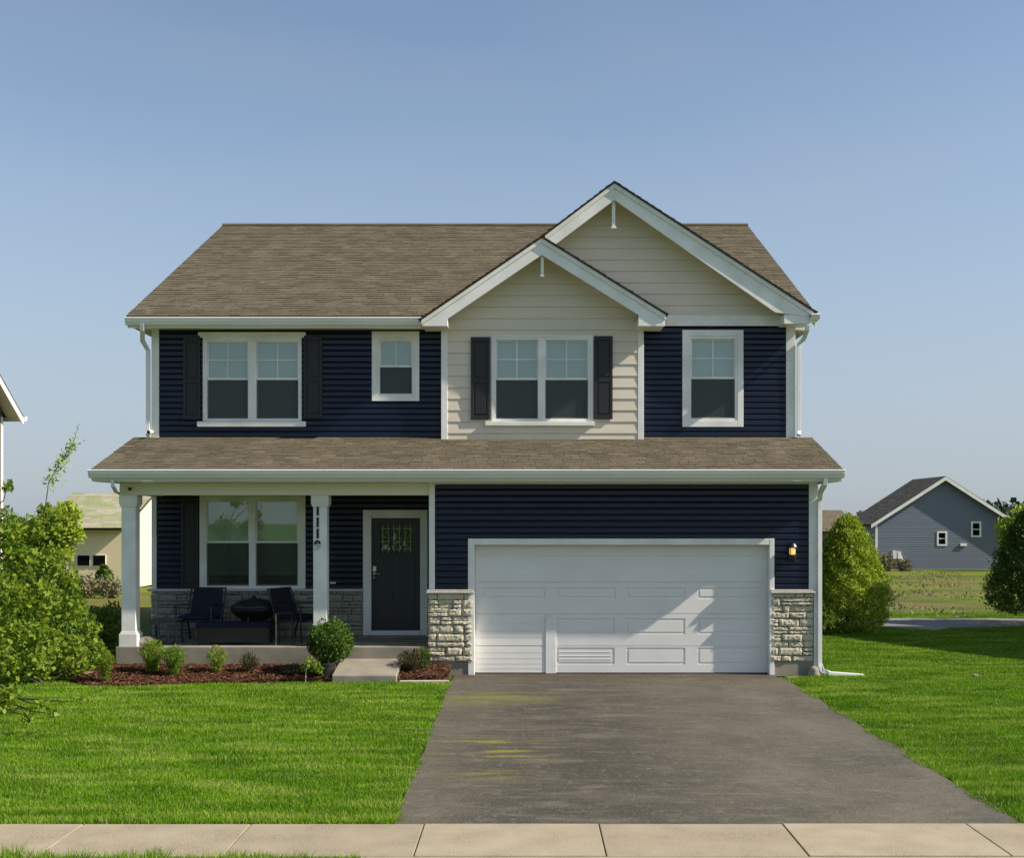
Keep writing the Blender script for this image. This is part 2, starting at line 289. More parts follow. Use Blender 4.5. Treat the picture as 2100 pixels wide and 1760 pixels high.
def grassmat(name, blade):
    m = bpy.data.materials.new(name); m.use_nodes = True; nt = m.node_tree; N = nt.nodes; L = nt.links; p = N['Principled BSDF']
    p.inputs['Roughness'].default_value = 0.8; p.inputs['Specular IOR Level'].default_value = 0.06
    g = N.new('ShaderNodeNewGeometry'); P = g.outputs['Position']
    def nz(sc, a, b, st=(1, 1, 1), rot=0, det=4):
        mp = N.new('ShaderNodeMapping'); mp.inputs['Scale'].default_value = st; mp.inputs['Rotation'].default_value = (0, 0, rot); L.new(P, mp.inputs[0])
        n = N.new('ShaderNodeTexNoise'); n.inputs['Scale'].default_value = sc; n.inputs['Detail'].default_value = det; L.new(mp.outputs[0], n.inputs[0])
        r = N.new('ShaderNodeMapRange'); r.inputs[1].default_value = a; r.inputs[2].default_value = b; L.new(n.outputs[0], r.inputs[0]); return r.outputs[0]
    def mix(a, col, f):
        x = N.new('ShaderNodeMix'); x.data_type = 'RGBA'; L.new(a, x.inputs[6]); x.inputs[7].default_value = (*col, 1); L.new(f, x.inputs[0]); return x.outputs[2]
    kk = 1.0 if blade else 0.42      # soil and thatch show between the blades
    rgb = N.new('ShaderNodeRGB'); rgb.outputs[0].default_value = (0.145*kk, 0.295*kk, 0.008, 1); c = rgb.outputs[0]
    c = mix(c, (0.08*kk, 0.20*kk, 0.006), nz(0.9, 0.38, 0.62, (1, 1.8, 1), R(20)))
    c = mix(c, (0.26*kk, 0.375*kk, 0.05), nz(1.5, 0.47, 0.66, (0.5, 2.4, 1), R(22)))
    if blade:
        at = N.new('ShaderNodeAttribute'); at.attribute_name = 'rnd'
        r = N.new('ShaderNodeMapRange'); r.inputs[3].default_value = 0.58; r.inputs[4].default_value = 1.5; L.new(at.outputs['Fac'], r.inputs[0])
        h = N.new('ShaderNodeHueSaturation'); L.new(c, h.inputs['Color']); L.new(r.outputs[0], h.inputs['Value']); c = h.outputs[0]
        r2 = N.new('ShaderNodeMapRange'); r2.inputs[1].default_value = 0.90; r2.inputs[2].default_value = 0.95; L.new(at.outputs['Fac'], r2.inputs[0])
        c = mix(c, (0.40, 0.38, 0.16), r2.outputs[0])
        t = N.new('ShaderNodeBsdfTranslucent'); L.new(c, t.inputs[0]); mx = N.new('ShaderNodeMixShader'); mx.inputs[0].default_value = 0.3
        L.new(p.outputs[0], mx.inputs[1]); L.new(t.outputs[0], mx.inputs[2]); L.new(mx.outputs[0], N['Material Output'].inputs[0])
    else:
        # meadow beyond the mown lawn turns olive, with weedy and bare strips
        sp = N.new('ShaderNodeSeparateXYZ'); L.new(P, sp.inputs[0])
        r = N.new('ShaderNodeMapRange'); r.inputs[1].default_value = 11; r.inputs[2].default_value = 16; L.new(sp.outputs[1], r.inputs[0])
        x = N.new('ShaderNodeMix'); x.data_type = 'RGBA'; L.new(r.outputs[0], x.inputs[0]); L.new(c, x.inputs[6])
        q = N.new('ShaderNodeRGB'); q.outputs[0].default_value = (0.155, 0.185, 0.022, 1); c2 = q.outputs[0]
        c2 = mix(c2, (0.085, 0.115, 0.020), nz(0.22, 0.40, 0.6, (1.2, .9, 1)))
        c2 = mix(c2, (0.16, 0.13, 0.055), nz(0.16, 0.52, 0.62, (0.8, 1.1, 1), 0, 8))
        L.new(c2, x.inputs[7]); c = x.outputs[2]
        n = N.new('ShaderNodeTexNoise'); n.inputs['Scale'].default_value = 12; n.inputs['Detail'].default_value = 8; L.new(P, n.inputs[0])
        b = N.new('ShaderNodeBump'); b.inputs['Strength'].default_value = 0.9; b.inputs['Distance'].default_value = 0.08; L.new(n.outputs[0], b.inputs['Height']); L.new(b.outputs[0], p.inputs['Normal'])
    L.new(c, p.inputs['Base Color']); return m
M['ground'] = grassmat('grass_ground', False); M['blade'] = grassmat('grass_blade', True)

# ------------------------------------------------------------------ ground
def gz(x, y):   # terrain height
    if y < 13: return 0.0
    if y < 65: return -0.95*(y-13)/52
    return -0.95
def interp(tbl, x):
    for (a, va), (b, vb) in zip(tbl, tbl[1:]):
        if x <= b: return va+(vb-va)*max(0, (x-a))/(b-a)
    return tbl[-1][1]
xs = [-3000, -800, -200, -60, -30, -15, -7, 0, 7, 15, 30, 60, 200, 800, 3000]
ys = [-600, -100, -40, -20, -10, 0, 5, 10, 13, 20, 30, 40, 55, 65, 100, 200, 600, 3500]
mb = MB(); W = len(xs)
for y in ys:
    for x in xs: mb.v.append((x, y, gz(x, y)-0.012))
for j in range(len(ys)-1):
    for i in range(W-1): mb.f.append((j*W+i, j*W+i+1, (j+1)*W+i+1, (j+1)*W+i)); mb.r.append(.5)
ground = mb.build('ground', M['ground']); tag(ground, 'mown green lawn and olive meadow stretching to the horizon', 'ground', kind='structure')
SWF, SWN = -9.81, -10.78       # sidewalk far and near edges (y)
DL0, DL1, DR0, DR1 = -1.22, -1.13, 4.17, 4.19
mb = MB(); NN = 40
pl, pr = [], []
for i in range(NN+1):
    t = i/NN; y = 0.12 + (SWF-0.12)*t
    wob = 0.025*math.sin(7*t*3)+0.02*math.sin(31*t)
    pl.append((DL0+(DL1-DL0)*t+wob*0.6, y)); pr.append((DR0+(DR1-DR0)*t+wob+0.015*math.sin(50*t), y))
poly = pl+pr[::-1]
mb.prismz(poly, -0.1, 0.004); tag(mb.build('driveway', M['asphalt']), 'brown-grey asphalt driveway with mossy stains leading to the garage', 'driveway', kind='structure')
mb = MB()
jo = [XU(u, 10.19) for u in (-190, 180-8, 515, 870, 1228, 1604, 1980, 2340)]
jo = [jo[0]-1.52*3, jo[0]-1.52*2, jo[0]-1.52]+jo+[jo[-1]+1.52, jo[-1]+3.04]
for a, b in zip(jo, jo[1:]): mb.box(a+0.005, b-0.005, SWN, SWF, -0.1, 0.012+random.uniform(-.004, .005), random.random())
sw = mb.build('sidewalk', M['sidewalk'], bevel=0.006); tag(sw, 'pale tan concrete sidewalk with cross joints', 'sidewalk', kind='structure')
mb = MB(); mb.box(XU(743, 9.3), 7.0, -16, SWN-0.012, -0.1, 0.008)
tag(mb.build('driveway_apron', M['sidewalk'], bevel=0.006), 'pale concrete apron between the sidewalk and the street', 'driveway', kind='structure')
# path behind the house
mb = MB(); top, bot = [], []
for i in range(31):
    x = 4.5+i*0.62; t = i/30
    w = 1.0+0.25*math.sin(i*0.9) if x < 10 else max(0.06, 1.0-(x-10)*0.10)
    top.append((x, 11.2+0.12*math.sin(i*1.7))); bot.append((x, 11.2-w*2.7+0.10*math.sin(i*2.3)))
pathpoly = bot+top[::-1]; mb.prismz(pathpoly, -0.1, 0.012); tag(mb.build('path', M['path']), 'grey gravel path crossing the grass behind the rounded shrub', 'path', kind='structure')
# mulch bed
bedf = [(XU(108, 19.0), -0.35), (XU(128, 18.8), -1.0), (XU(190, 18.4), -1.45), (XU(290, 18.5), -1.42), (XU(400, 18.9), -1.15), (XU(520, 19), -1.05), (XU(620, 19), -0.98), (XU(700, 19), -0.95), (-2.45, -0.93), (-1.95, -0.9), (-1.24, -0.72)]
bedpoly = bedf+[(-1.24, 0.1), (-6.9, 0.1), (XU(118, 20), 0.25)]
def bedz(y): return 0.02+0.15*max(0.0, min(1.0, (y+1.2)/1.15))
mb = MB()
def bed_ring(k):   # k=0 front outline, k=1 back against the slab
    return [(x+(0.12 if x < -6.9 else 0)*k, y+(0.25-y)*k) for x, y in bedf]
for j in range(8):
    A, B = bed_ring(j/8), bed_ring((j+1)/8)
    for i in range(len(bedf)-1):
        q = [A[i], A[i+1], B[i+1], B[i]]; mb.face([(x, y, (bedz(y) if not (j == 0 and k < 2) else 0.0)) for k, (x, y) in enumerate(q)])
tag(mb.build('mulch_bed', M['soil']), 'brown mulch bed along the front of the porch', 'mulch bed', kind='structure')
def inpoly(px, py, poly):
    inside = np.zeros(len(px), bool); n = len(poly)
    for i in range(n):
        x0, y0 = poly[i]; x1, y1 = poly[(i+1) % n]
        c = ((y0 > py) != (y1 > py)); 
        with np.errstate(divide='ignore', invalid='ignore'): xi = (x1-x0)*(py-y0)/(y1-y0+1e-12)+x0
        inside ^= c & (px < xi)
    return inside
n = 16000; px = rng.uniform(-8, -1.2, n); py = rng.uniform(-1.55, 0.3, n); k = inpoly(px, py, bedpoly); px, py = px[k], py[k]; n = len(px)
a = rng.uniform(0, 2*np.pi, n); L_ = rng.uniform(.012, .05, n); w_ = rng.uniform(.004, .011, n); pz = rng.uniform(.0, .028, n)+.02+.15*np.clip((py+1.2)/1.15, 0, 1); tl = rng.uniform(-.4, .4, n)
dx, dy = np.cos(a), np.sin(a); V = np.zeros((n, 4, 3))
for q, (s, t) in enumerate(((-1, -1), (1, -1), (1, 1), (-1, 1))):
    V[:, q, 0] = px+s*L_*dx/1-t*w_*dy; V[:, q, 1] = py+s*L_*dy+t*w_*dx; V[:, q, 2] = pz+s*L_*tl+t*w_*rng.uniform(-.8, .8, n)
tag(npmesh('mulch_chips', V.reshape(-1, 3), np.arange(4*n).reshape(n, 4), rng.random(n), M['chip']), 'reddish brown wood chips covering the planting bed', 'mulch', kind='stuff')
mb = MB(); mb.prism([(-2.0, 0), (-1.23, 0), (-1.23, .035), (-2.0, .03)], -0.98, -0.90)
tag(mb.build('bed_edging', M['cap'], bevel=.006), 'thin pale concrete edging strip between mulch and lawn beside the driveway', 'edging')

# grass blades
def lawn(name, label, xr, yr, dens, h, w, excl):
    A = (xr[1]-xr[0])*(yr[1]-yr[0]); n = int(A*dens)
    px = rng.uniform(*xr, n); py = rng.uniform(*yr, n); d = py+20
    keep = rng.random(n) < np.clip((11/np.maximum(d, 1))**1.3, 0, 1) if yr[1] > -9 else np.ones(n, bool)
    keep &= (px > XU(-60, d)) & (px < XU(2160, d)) & ~excl(px, py)
    px, py, d = px[keep], py[keep], d[keep]; n = len(px)
    a = rng.uniform(0, 2*np.pi, n); hh = h*rng.uniform(.45, 1.25, n)
    clump = np.sin(px*5.1+1.3*np.sin(py*3.7))*np.sin(py*4.3+1.1*np.sin(px*6.1))+.6*np.sin(px*13.7+py*9.1)*np.sin(py*17.3-px*7.7)
    hh *= 1+.32*clump; hh *= 1+.55*np.exp(-np.abs(py-SWF)/.12); ww = w*rng.uniform(.7, 1.3, n)*np.clip(d/12, 1, 2.0)
    lean = rng.normal(0, .45, (n, 2))*hh[:, None]
    V = np.zeros((n, 3, 3))
    V[:, 0] = np.stack([px-ww*np.cos(a), py-ww*np.sin(a), np.full(n, -.012)], 1)
    V[:, 1] = np.stack([px+ww*np.cos(a), py+ww*np.sin(a), np.full(n, -.012)], 1)
    V[:, 2] = np.stack([px+lean[:, 0], py+lean[:, 1], hh], 1)
    return tag(npmesh(name, V.reshape(-1, 3), np.arange(3*n).reshape(n, 3), rng.random(n), M['blade']), label, 'grass', kind='stuff')
def ex_left(x, y):
    wob = 0.04*np.sin(y*3.1)+.03*np.sin(y*11)
    edge = DL0+(DL1-DL0)*np.clip(-y/9.81, 0, 1)
    return (x > edge+0.015+wob*.6+rng.normal(0, .02, len(x))) | inpoly(x, y, bedpoly) | ((x > -6.8) & (y > -0.1)) | (y < SWF+0.005+rng.exponential(.012, len(x))) | ((x > -2) & (y > -.98))
def ex_right(x, y):
    wob = 0.05*np.sin(y*3.7)+.03*np.sin(y*13)
    return (x < DR0-0.02+wob+rng.normal(0, .022, len(x))) | ((x < 4.95) & (y > -0.25)) | (y < SWF+0.005+rng.exponential(.012, len(x))) | inpoly(x, y, pathpoly)
lawn('lawn_grass', 'mown bright green grass left of the driveway', (-11, -1.0), (SWF, 4), 9500, .034, .0042, ex_left)
lawn('lawn_grass', 'mown green grass right of the driveway, partly in shadow', (4.1, 15), (SWF, 13), 9500, .034, .0042, ex_right)
lawn('parkway_grass', 'strip of taller blurred grass at the bottom edge before the sidewalk', (-5.5, XU(743, 9.2)), (-11.6, SWN-0.02), 9000, .085, .0045, lambda x, y: (y > SWN-0.03-0.05*(np.sin(x*7)+1)-.04*(np.sin(x*23)+1)))

# ------------------------------------------------------------------ the house
house = thing('house', 'two storey navy house with white trim, beige gable and brown shingle roof', 'house')
YB = 1.72; DB = 21.72          # second storey / porch wall plane
YS = 1.57; DS = 21.57          # beige bay plane
XL, XR = -6.73, 4.80
def FB(u, v): return XU(u, DB), ZV(v, DB)
def FS(u, v): return XU(u, DS), ZV(v, DS)
def F0(u, v): return XU(u, 20), ZV(v, 20)
fr = lambda yw: (lambda a, z, o: (a, yw-o, z))
rt = lambda xw: (lambda a, z, o: (xw+o, a, z))
lf = lambda xw: (lambda a, z, o: (xw-o, a, z))
def lap(mb, a0, a1, z0, z1, e, t, mp, holes=(), left=None, right=None, dutch=False):
    c0 = z0
    while c0 < z1-1e-4:
        c1 = c0+e; ce = min(c1, z1)
        cuts = {c0, ce}
        if dutch and c0+e*.60 < ce: cuts.add(c0+e*.60)
        for h in holes:
            for zz in (h[2], h[3]):
                if c0 < zz < ce: cuts.add(zz)
        cuts = sorted(cuts)
        for za, zb in zip(cuts, cuts[1:]):
            zm = (za+zb)/2; iv = [(a0, a1)]
            for h in holes:
                if h[2] < zm < h[3]:
                    nv = []
                    for p, q in iv:
                        if h[1] <= p or h[0] >= q: nv.append((p, q)); continue
                        if h[0] > p: nv.append((p, h[0]))
                        if h[1] < q: nv.append((h[1], q))
                    iv = nv
            for p, q in iv:
                pa, pb, qa, qb = p, p, q, q
                if left and p == a0: pa, pb = max(p, left(za)), max(p, left(zb))
                if right and q == a1: qa, qb = min(q, right(za)), min(q, right(zb))
                if qa <= pa: continue
                if qb < pb: qb = pb = (qb+pb)/2
                of = (lambda z: t*(1 if (z-c0)/e <= .601 else max(0, 1-((z-c0)/e-.60)/.40))+.002) if dutch else (lambda z: t*(1-((z-c0)/e)**1.6)+.002)
                oa, ob = of(za), of(zb)
                k = random.random()
                mb.face([mp(pa, za, oa), mp(qa, za, oa), mp(qb, zb, ob), mp(pb, zb, ob)], k)
                if za == c0: mb.face([mp(pa, za, oa), mp(pa, za+.003, -.012), mp(qa, za+.003, -.012), mp(qa, za, oa)], k)
        c0 = c1
E = 0.104
# ---- windows
def window(yw, casing, units, zr, cols=2, rows=2, blind='blind', blind_to=None, crown=None, sill=None, wide=0.0, label=None, screen=True):
    """casing = outer (x0,x1,z0,z1); units = glass rectangles (x0,x1,z0,z1)"""
    x0, x1, z0, z1 = casing; mb = MB()
    ux0 = min(u[0] for u in units); ux1 = max(u[1] for u in units); uz0 = units[0][2]; uz1 = units[0][3]
    yo = yw-0.035
    fx0, fx1, fz0, fz1 = ux0-.045, ux1+.045, uz0-.045, uz1+.045
    # casing boards
    if fx0-x0 > .02:
        mb.box(x0, fx0, yo, yw+.03, z0, z1); mb.box(fx1, x1, yo, yw+.03, z0, z1)
        mb.box(fx0, fx1, yo+.001, yw+.03, z0, fz0); mb.box(fx0, fx1, yo+.001, yw+.03, fz1, z1)
    w = mb.build('window', M['white'], house, bevel=.004) if mb.v else None
    fb = MB(); ya = yw-.025
    fb.box(fx0, ux0, ya, yw+.12, fz0, fz1); fb.box(ux1, fx1, ya, yw+.12, fz0, fz1)
    fb.box(ux0, ux1, ya+.002, yw+.12, fz0, uz0); fb.box(ux0, ux1, ya+.002, yw+.12, uz1, fz1)
    for a, b in zip(units, units[1:]): fb.box(a[1], b[0], ya+.001, yw+.12, uz0, uz1)
    if w is None: w = fb.build('window', M['white'], house, bevel=.004)
    else: fb.build('frame', M['white'], w, bevel=.004)
    if label: w['label'] = label
    for (a, b, c, d) in units:
        s = MB()   # sashes
        s.box(a, b, yw+.006, yw+.05, zr-.02, zr+.02)
        for zz0, zz1, yy in ((zr+.02, d, .012), (c, zr-.02, .03)):
            s.box(a, a+.022, yw+yy, yw+yy+.03, zz0, zz1); s.box(b-.022, b, yw+yy, yw+yy+.03, zz0, zz1)
            if zz1 == d: s.box(a+.022, b-.022, yw+yy, yw+yy+.03, d-.022, d)
            else: s.box(a+.022, b-.022, yw+yy, yw+yy+.03, c, c+.03)
        s.build('sash', M['white'], w, bevel=.003)
        g = MB(); g.box(a+.02, b-.02, yw+.025, yw+.031, zr+.015, d-.02); g.build('pane', M['glass'], w)
        g = MB(); g.box(a+.02, b-.02, yw+.043, yw+.049, c+.025, zr-.015); g.build('pane', M['glass'], w)
        if cols:
            m = MB()
            for i in range(1, cols): xx = a+(b-a)*i/cols; m.box(xx-.008, xx+.008, yw+.014, yw+.0235, zr+.02, d-.022)
            for i in range(1, rows): zz = zr+(d-zr)*i/rows; m.box(a+.022, b-.022, yw+.0155, yw+.0225, zz-.008, zz+.008)
            m.build('muntin', M['white'], w)
        if screen:
            g = MB(); g.box(a+.005, b-.005, yw+.012, yw+.014, c+.004, zr-.022); g.build('insect_screen', M['screen'], w)
        bt = blind_to if blind_to is not None else c
        g = MB()
        if blind == 'blind2':
            zz = d
            while zz > bt: g.face([(a-.03, yw+.115, zz), (b+.03, yw+.115, zz), (b+.03, yw+.105, zz-.24), (a-.03, yw+.105, zz-.24)] if zz-.24 > bt else [(a-.03, yw+.115, zz), (b+.03, yw+.115, zz), (b+.03, yw+.107, bt), (a-.03, yw+.107, bt)]); zz -= .24
        else:
            g.face([(a-.03, yw+.10, bt), (b+.03, yw+.10, bt), (b+.03, yw+.10, d+.03), (a-.03, yw+.10, d+.03)])
        g.build('blind', M[blind], w)
    if crown:
        m = MB(); a, b, c, d = crown; m.box(a, b, yw-.07, yw+.01, c+(d-c)*.35, d); m.box(a+.03, b-.03, yw-.05, yw+.01, c, c+(d-c)*.35); m.build('head_trim', M['white'], w, bevel=.008)
    if sill:
        m = MB(); a, b, c, d = sill; m.box(a, b, yw-.075, yw+.01, c, d); m.build('sill', M['white'], w, bevel=.008)
    return w
def rect(fn, u0, u1, v0, v1):
    x0, z1 = fn(u0, v0); x1, z0 = fn(u1, v1); return (x0, x1, z0, z1)
hB, hS = [], []
c = rect(FB, 417, 619, 693, 864); hB.append(c)
window(YB, c, [rect(FB, 425, 509, 700, 859), rect(FB, 526, 612, 700, 859)], FB(0, 777)[1], crown=rect(FB, 408, 628, 682, 693), sill=rect(FB, 406, 628, 865, 876), label='double window with head trim, upper left')
c = rect(FB, 763, 860, 680, 823); hB.append(c)
window(YB, c, [rect(FB, 779, 845, 699, 808)], FB(0, 751)[1], rows=1, label='small single window between the big windows')
c = rect(FS, 1008, 1216, 688, 864); hS.append(c)
window(YS, c, [rect(FS, 1017, 1103, 697, 859), rect(FS, 1118, 1206, 697, 859)], FS(0, 777)[1], sill=rect(FS, 995, 1218, 865, 874), label='double window in the beige bay')
c = rect(FB, 1399, 1524, 677, 876); hB.append(c)
window(YB, c, [rect(FB, 1417, 1507, 695, 858)], FB(0, 775)[1], label='single window with wide white casing, upper right')
c = rect(FB, 410, 627, 1017, 1208); hP = [c]
window(YB, c, [rect(FB, 424, 511, 1027, 1202), rect(FB, 525, 611, 1027, 1202)], FB(0, 1112)[1], cols=0, blind='blind2', blind_to=FB(0, 1181)[1], screen=True, label='porch window with half lowered blinds')
# ---- siding walls
ZP = FB(0, 897)[1]             # top of porch roof at wall (4.05)
mb = MB()
lap(mb, XL+.1, FB(905, 0)[0], ZP-.3, 6.02, E, .024, fr(YB), hB, dutch=True)
mb.build('siding', M['navy'], house)['label'] = 'navy upper storey siding left of the beige bay'
mb = MB(); lap(mb, FB(1320, 0)[0], XR-.1, ZP-.3, 6.02, E, .024, fr(YB), hB, dutch=True)
mb.build('siding', M['navy'], house)['label'] = 'navy upper storey siding right of the beige bay'
ZSL = F0(0, 1327)[1]           # porch slab top
door_hole = rect(FB, 745, 877, 1046, 1310)
mb = MB(); lap(mb, XL+.08, -1.56, 1.33, 3.16, E, .024, fr(YB), hP+[door_hole], dutch=True); mb.build('siding', M['navy'], house)['label'] = 'navy siding under the porch'
gar = rect(F0, 960, 1587, 1105, 1400); gar = (gar[0], gar[1], -1, gar[3])
mb = MB(); lap(mb, XU(892, 20), XU(1658, 20), 1.42, 3.20, E, .024, fr(0), [gar], dutch=True); mb.build('siding', M['navy'], house)['label'] = 'navy siding around the garage door'
# side and back walls
mb = MB(); zr_ = lambda y: 6.05
lap(mb, 0.06, 14.6, 0.25, 3.25, E, .016, rt(XR)); lap(mb, YB+.1, 14.6, 3.25, 9.2, E, .016, rt(XR), left=lambda z: max(YB+.1, 1.3+(z-6.0)/.478), right=lambda z: min(14.6, 14.7-(z-6.0)/.478))
mb.build('siding', M['navy'], house)['label'] = 'navy right side wall'
mb = MB(); lap(mb, YB+.1, 14.6, 0.25, 9.2, E, .016, lf(XL), left=lambda z: max(YB+.1, 1.3+(z-6.0)/.478), right=lambda z: min(14.6, 14.7-(z-6.0)/.478))
mb.build('siding', M['navy'], house)['label'] = 'navy left side wall'
mb = MB(); lap(mb, .1, YB, 1.42, 3.2, E, .016, lf(-1.56)); mb.build('siding', M['navy'], house)['label'] = 'navy side wall of the garage facing the porch'
mb = MB(); mb.box(XL, XR, 14.6, 14.7, 0, 6.1); mb.box(XL+.01, XL+.06, YB+.05, 14.6, 0, .25); mb.box(XR-.06, XR-.01, .2, 14.6, 0, .25)
mb.build('siding', M['navy'], house)['label'] = 'rear wall'
# inner lining keeps the house dark inside
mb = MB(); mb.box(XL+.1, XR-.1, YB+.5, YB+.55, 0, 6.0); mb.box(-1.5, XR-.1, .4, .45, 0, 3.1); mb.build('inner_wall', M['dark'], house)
# big gable and small gable geometry (front faces)
DG, YG = 21.3, 1.30            # rake plane of big gable and main eave
DQ, YQ = 21.1, 1.10            # rake plane of small gable
G = lambda u, v: (XU(u, DG), ZV(v, DG)); Q = lambda u, v: (XU(u, DQ), ZV(v, DQ))
gpk = G(1260, 373); gR = G(1672, 640); qpk = Q(1111, 485.5); qL = Q(863, 654.5); qR = Q(1371, 647)
sGR = (gpk[1]-gR[1])/(gR[0]-gpk[0]); sGL = 0.757
sQL = (qpk[1]-qL[1])/(qpk[0]-qL[0]); sQR = (qpk[1]-qR[1])/(qR[0]-qpk[0])
# beige bay
bx0, bx1 = XU(918, DS), XU(1308, DS); zt = 7.45
mb = MB(); lap(mb, bx0, bx1, ZP-.35, zt-.15, .205, .015, fr(YS), hS, left=lambda z: qpk[0]-(qpk[1]-.10-z)/sQL, right=lambda z: qpk[0]+(qpk[1]-.10-z)/sQR)
mb.build('siding', M['beige'], house)['label'] = 'beige siding of the bay under the small gable'
mb = MB(); lap(mb, -0.4, 5.0, FB(0, 650)[1], 8.45, .205, .015, fr(YB), left=lambda z: gpk[0]-(gpk[1]-.10-z)/sGL, right=lambda z: gpk[0]+(gpk[1]-.10-z)/sGR)
mb.build('siding', M['beige'], house)['label'] = 'beige siding of the large gable'
# trims
mb = MB()
mb.box(XL, XL+.135, YB-.03, YB+.1, ZP-.25, 6.03); mb.build('corner_board', M['white'], house, bevel=.005)
mb = MB(); mb.box(XR-.145, XR+.02, YB-.03, YB+.1, ZP-.25, 6.1); mb.build('corner_board', M['white'], house, bevel=.005)
mb = MB(); mb.box(bx0-.115, bx0, YS-.02, YB+.02, ZP-.3, 6.03); mb.build('corner_board', M['white'], house, bevel=.005)
mb = MB(); mb.box(bx1, bx1+.105, YS-.02, YB+.02, ZP-.3, 6.03); mb.build('corner_board', M['white'], house, bevel=.005)
mb = MB(); mb.box(XL, XL+.09, YB-.03, YB+.1, ZSL, 3.16); mb.build('corner_board', M['white'], house, bevel=.005)
x0_, x1_ = XU(1658, 20), XU(1674, 20)
mb = MB(); mb.box(x0_, x1_+.02, -.035, .1, 1.42, 3.21); mb.build('corner_board', M['white'], house, bevel=.005)
mb = MB(); mb.box(XU(1668, 20), XR+.02, -.03, .1, .0, 1.42); mb.build('corner_board', M['white'], house, bevel=.005)
mb = MB(); mb.box(XU(880, 20), XU(892, 20), -.035, .12, 1.42, 3.205); mb.build('corner_board', M['white'], house, bevel=.005)
mb = MB(); mb.box(XU(1320, DB), XR+.02, YB-.045, YB+.02, FB(0, 669)[1], FB(0, 647)[1]); mb.build('frieze_board', M['white'], house, bevel=.005)
# rake boards
def G2(*p): return [G(*q) for q in p]
def Q2(*p): return [Q(*q) for q in p]
def rake(polys, y0, name='rake_board', m='white', bev=.006):
    mb = MB()
    for poly, dy in polys: mb.prism(poly, y0-dy, y0+.035)
    return mb.build(name, M[m], house, bevel=bev)
ztop = lambda u, pk, s, off=0: None
def off_poly(pk, x_end, s, sgn, h0, h1):
    """strip under a rake line: from peak to x_end, vertical offsets h0..h1 below the line"""
    ze = pk[1]-s*abs(x_end-pk[0])
    return [(pk[0], pk[1]-h0), (x_end, ze-h0), (x_end, ze-h1), (pk[0], pk[1]-h1)]
qxl, qxr = XU(866, DQ), XU(1363, DQ)
qbL, qbR = XU(918, DQ), XU(1309, DQ)
zlow = ZV(669, DQ)
def ztopq(x): return qpk[1]-(sQL*(qpk[0]-x) if x < qpk[0] else sQR*(x-qpk[0]))
H = .315
rake([([(qpk[0], qpk[1]-.03), (qxl, ztopq(qxl)-.03), (qxl, zlow), (qbL, zlow), (qbL, ztopq(qbL)-H), (qpk[0], qpk[1]-H)], 0)], YQ)
rake([([(qpk[0], qpk[1]-.03), (qxr, ztopq(qxr)-.03), (qxr, zlow), (qbR, zlow), (qbR, ztopq(qbR)-H), (qpk[0], qpk[1]-H)], 0)], YQ)
rake([(off_poly(qpk, qxl-.02, sQL, 1, .02, .105), .022)], YQ, 'rake_trim'); rake([(off_poly(qpk, qxr+.02, sQR, 1, .02, .105), .022)], YQ, 'rake_trim')
xe = XU(1608, DG); gxr = XU(1668, DG)
ztopg = lambda x: gpk[1]-sGR*(x-gpk[0])
rake([([(gpk[0], gpk[1]-.03), (gxr, ztopg(gxr)-.03), (gxr, ZV(650, DG)), (XU(1590, DG), ZV(641, DG)), (gpk[0], gpk[1]-H)], 0)], YG)
rake([(off_poly(gpk, .36, sGL, 1, .03, H), 0)], YG)
rake([(off_poly(gpk, gxr, sGR, 1, .02, .105), .022)], YG, 'rake_trim'); rake([(off_poly(gpk, .32, sGL, 1, .02, .105), .022)], YG, 'rake_trim')
# boxed eave return at the right end
mb = MB(); mb.prism([(xe, ZV(645, DG)), (XU(1676, DG), ZV(644, DG)), (XU(1676, DG), ZV(650, DG)), (XU(1660, DG), ZV(664, DG)), (xe, ZV(664, DG))], YG+.01, YB+.05); mb.build('eave_return', M['white'], house, bevel=.006)
mb = MB(); mb.box(qxl+.01, qbL, YQ+.036, YB, zlow, zlow+.12); mb.build('eave_return', M['soffit'], house)
mb = MB(); mb.box(qbR, qxr-.01, YQ+.036, YB-.05, zlow, zlow+.12); mb.build('eave_return', M['soffit'], house)
# gable pendants
mb = MB(); x = gpk[0]-.01; mb.box(x-.03, x+.03, YG+.05, YG+.13, ZV(464, DG), gpk[1]-.28); mb.box(x-.045, x+.045, YG+.04, YG+.14, ZV(467, DG), ZV(463, DG)); mb.build('gable_pendant', M['white'], house, bevel=.005)
mb = MB(); x = qpk[0]+.01; mb.box(x-.026, x+.026, YQ+.05, YQ+.13, ZV(563, DQ), qpk[1]-.28); mb.box(x-.035, x+.035, YQ+.04, YQ+.14, ZV(566, DQ), ZV(562, DQ)); mb.build('gable_pendant', M['white'], house, bevel=.005)
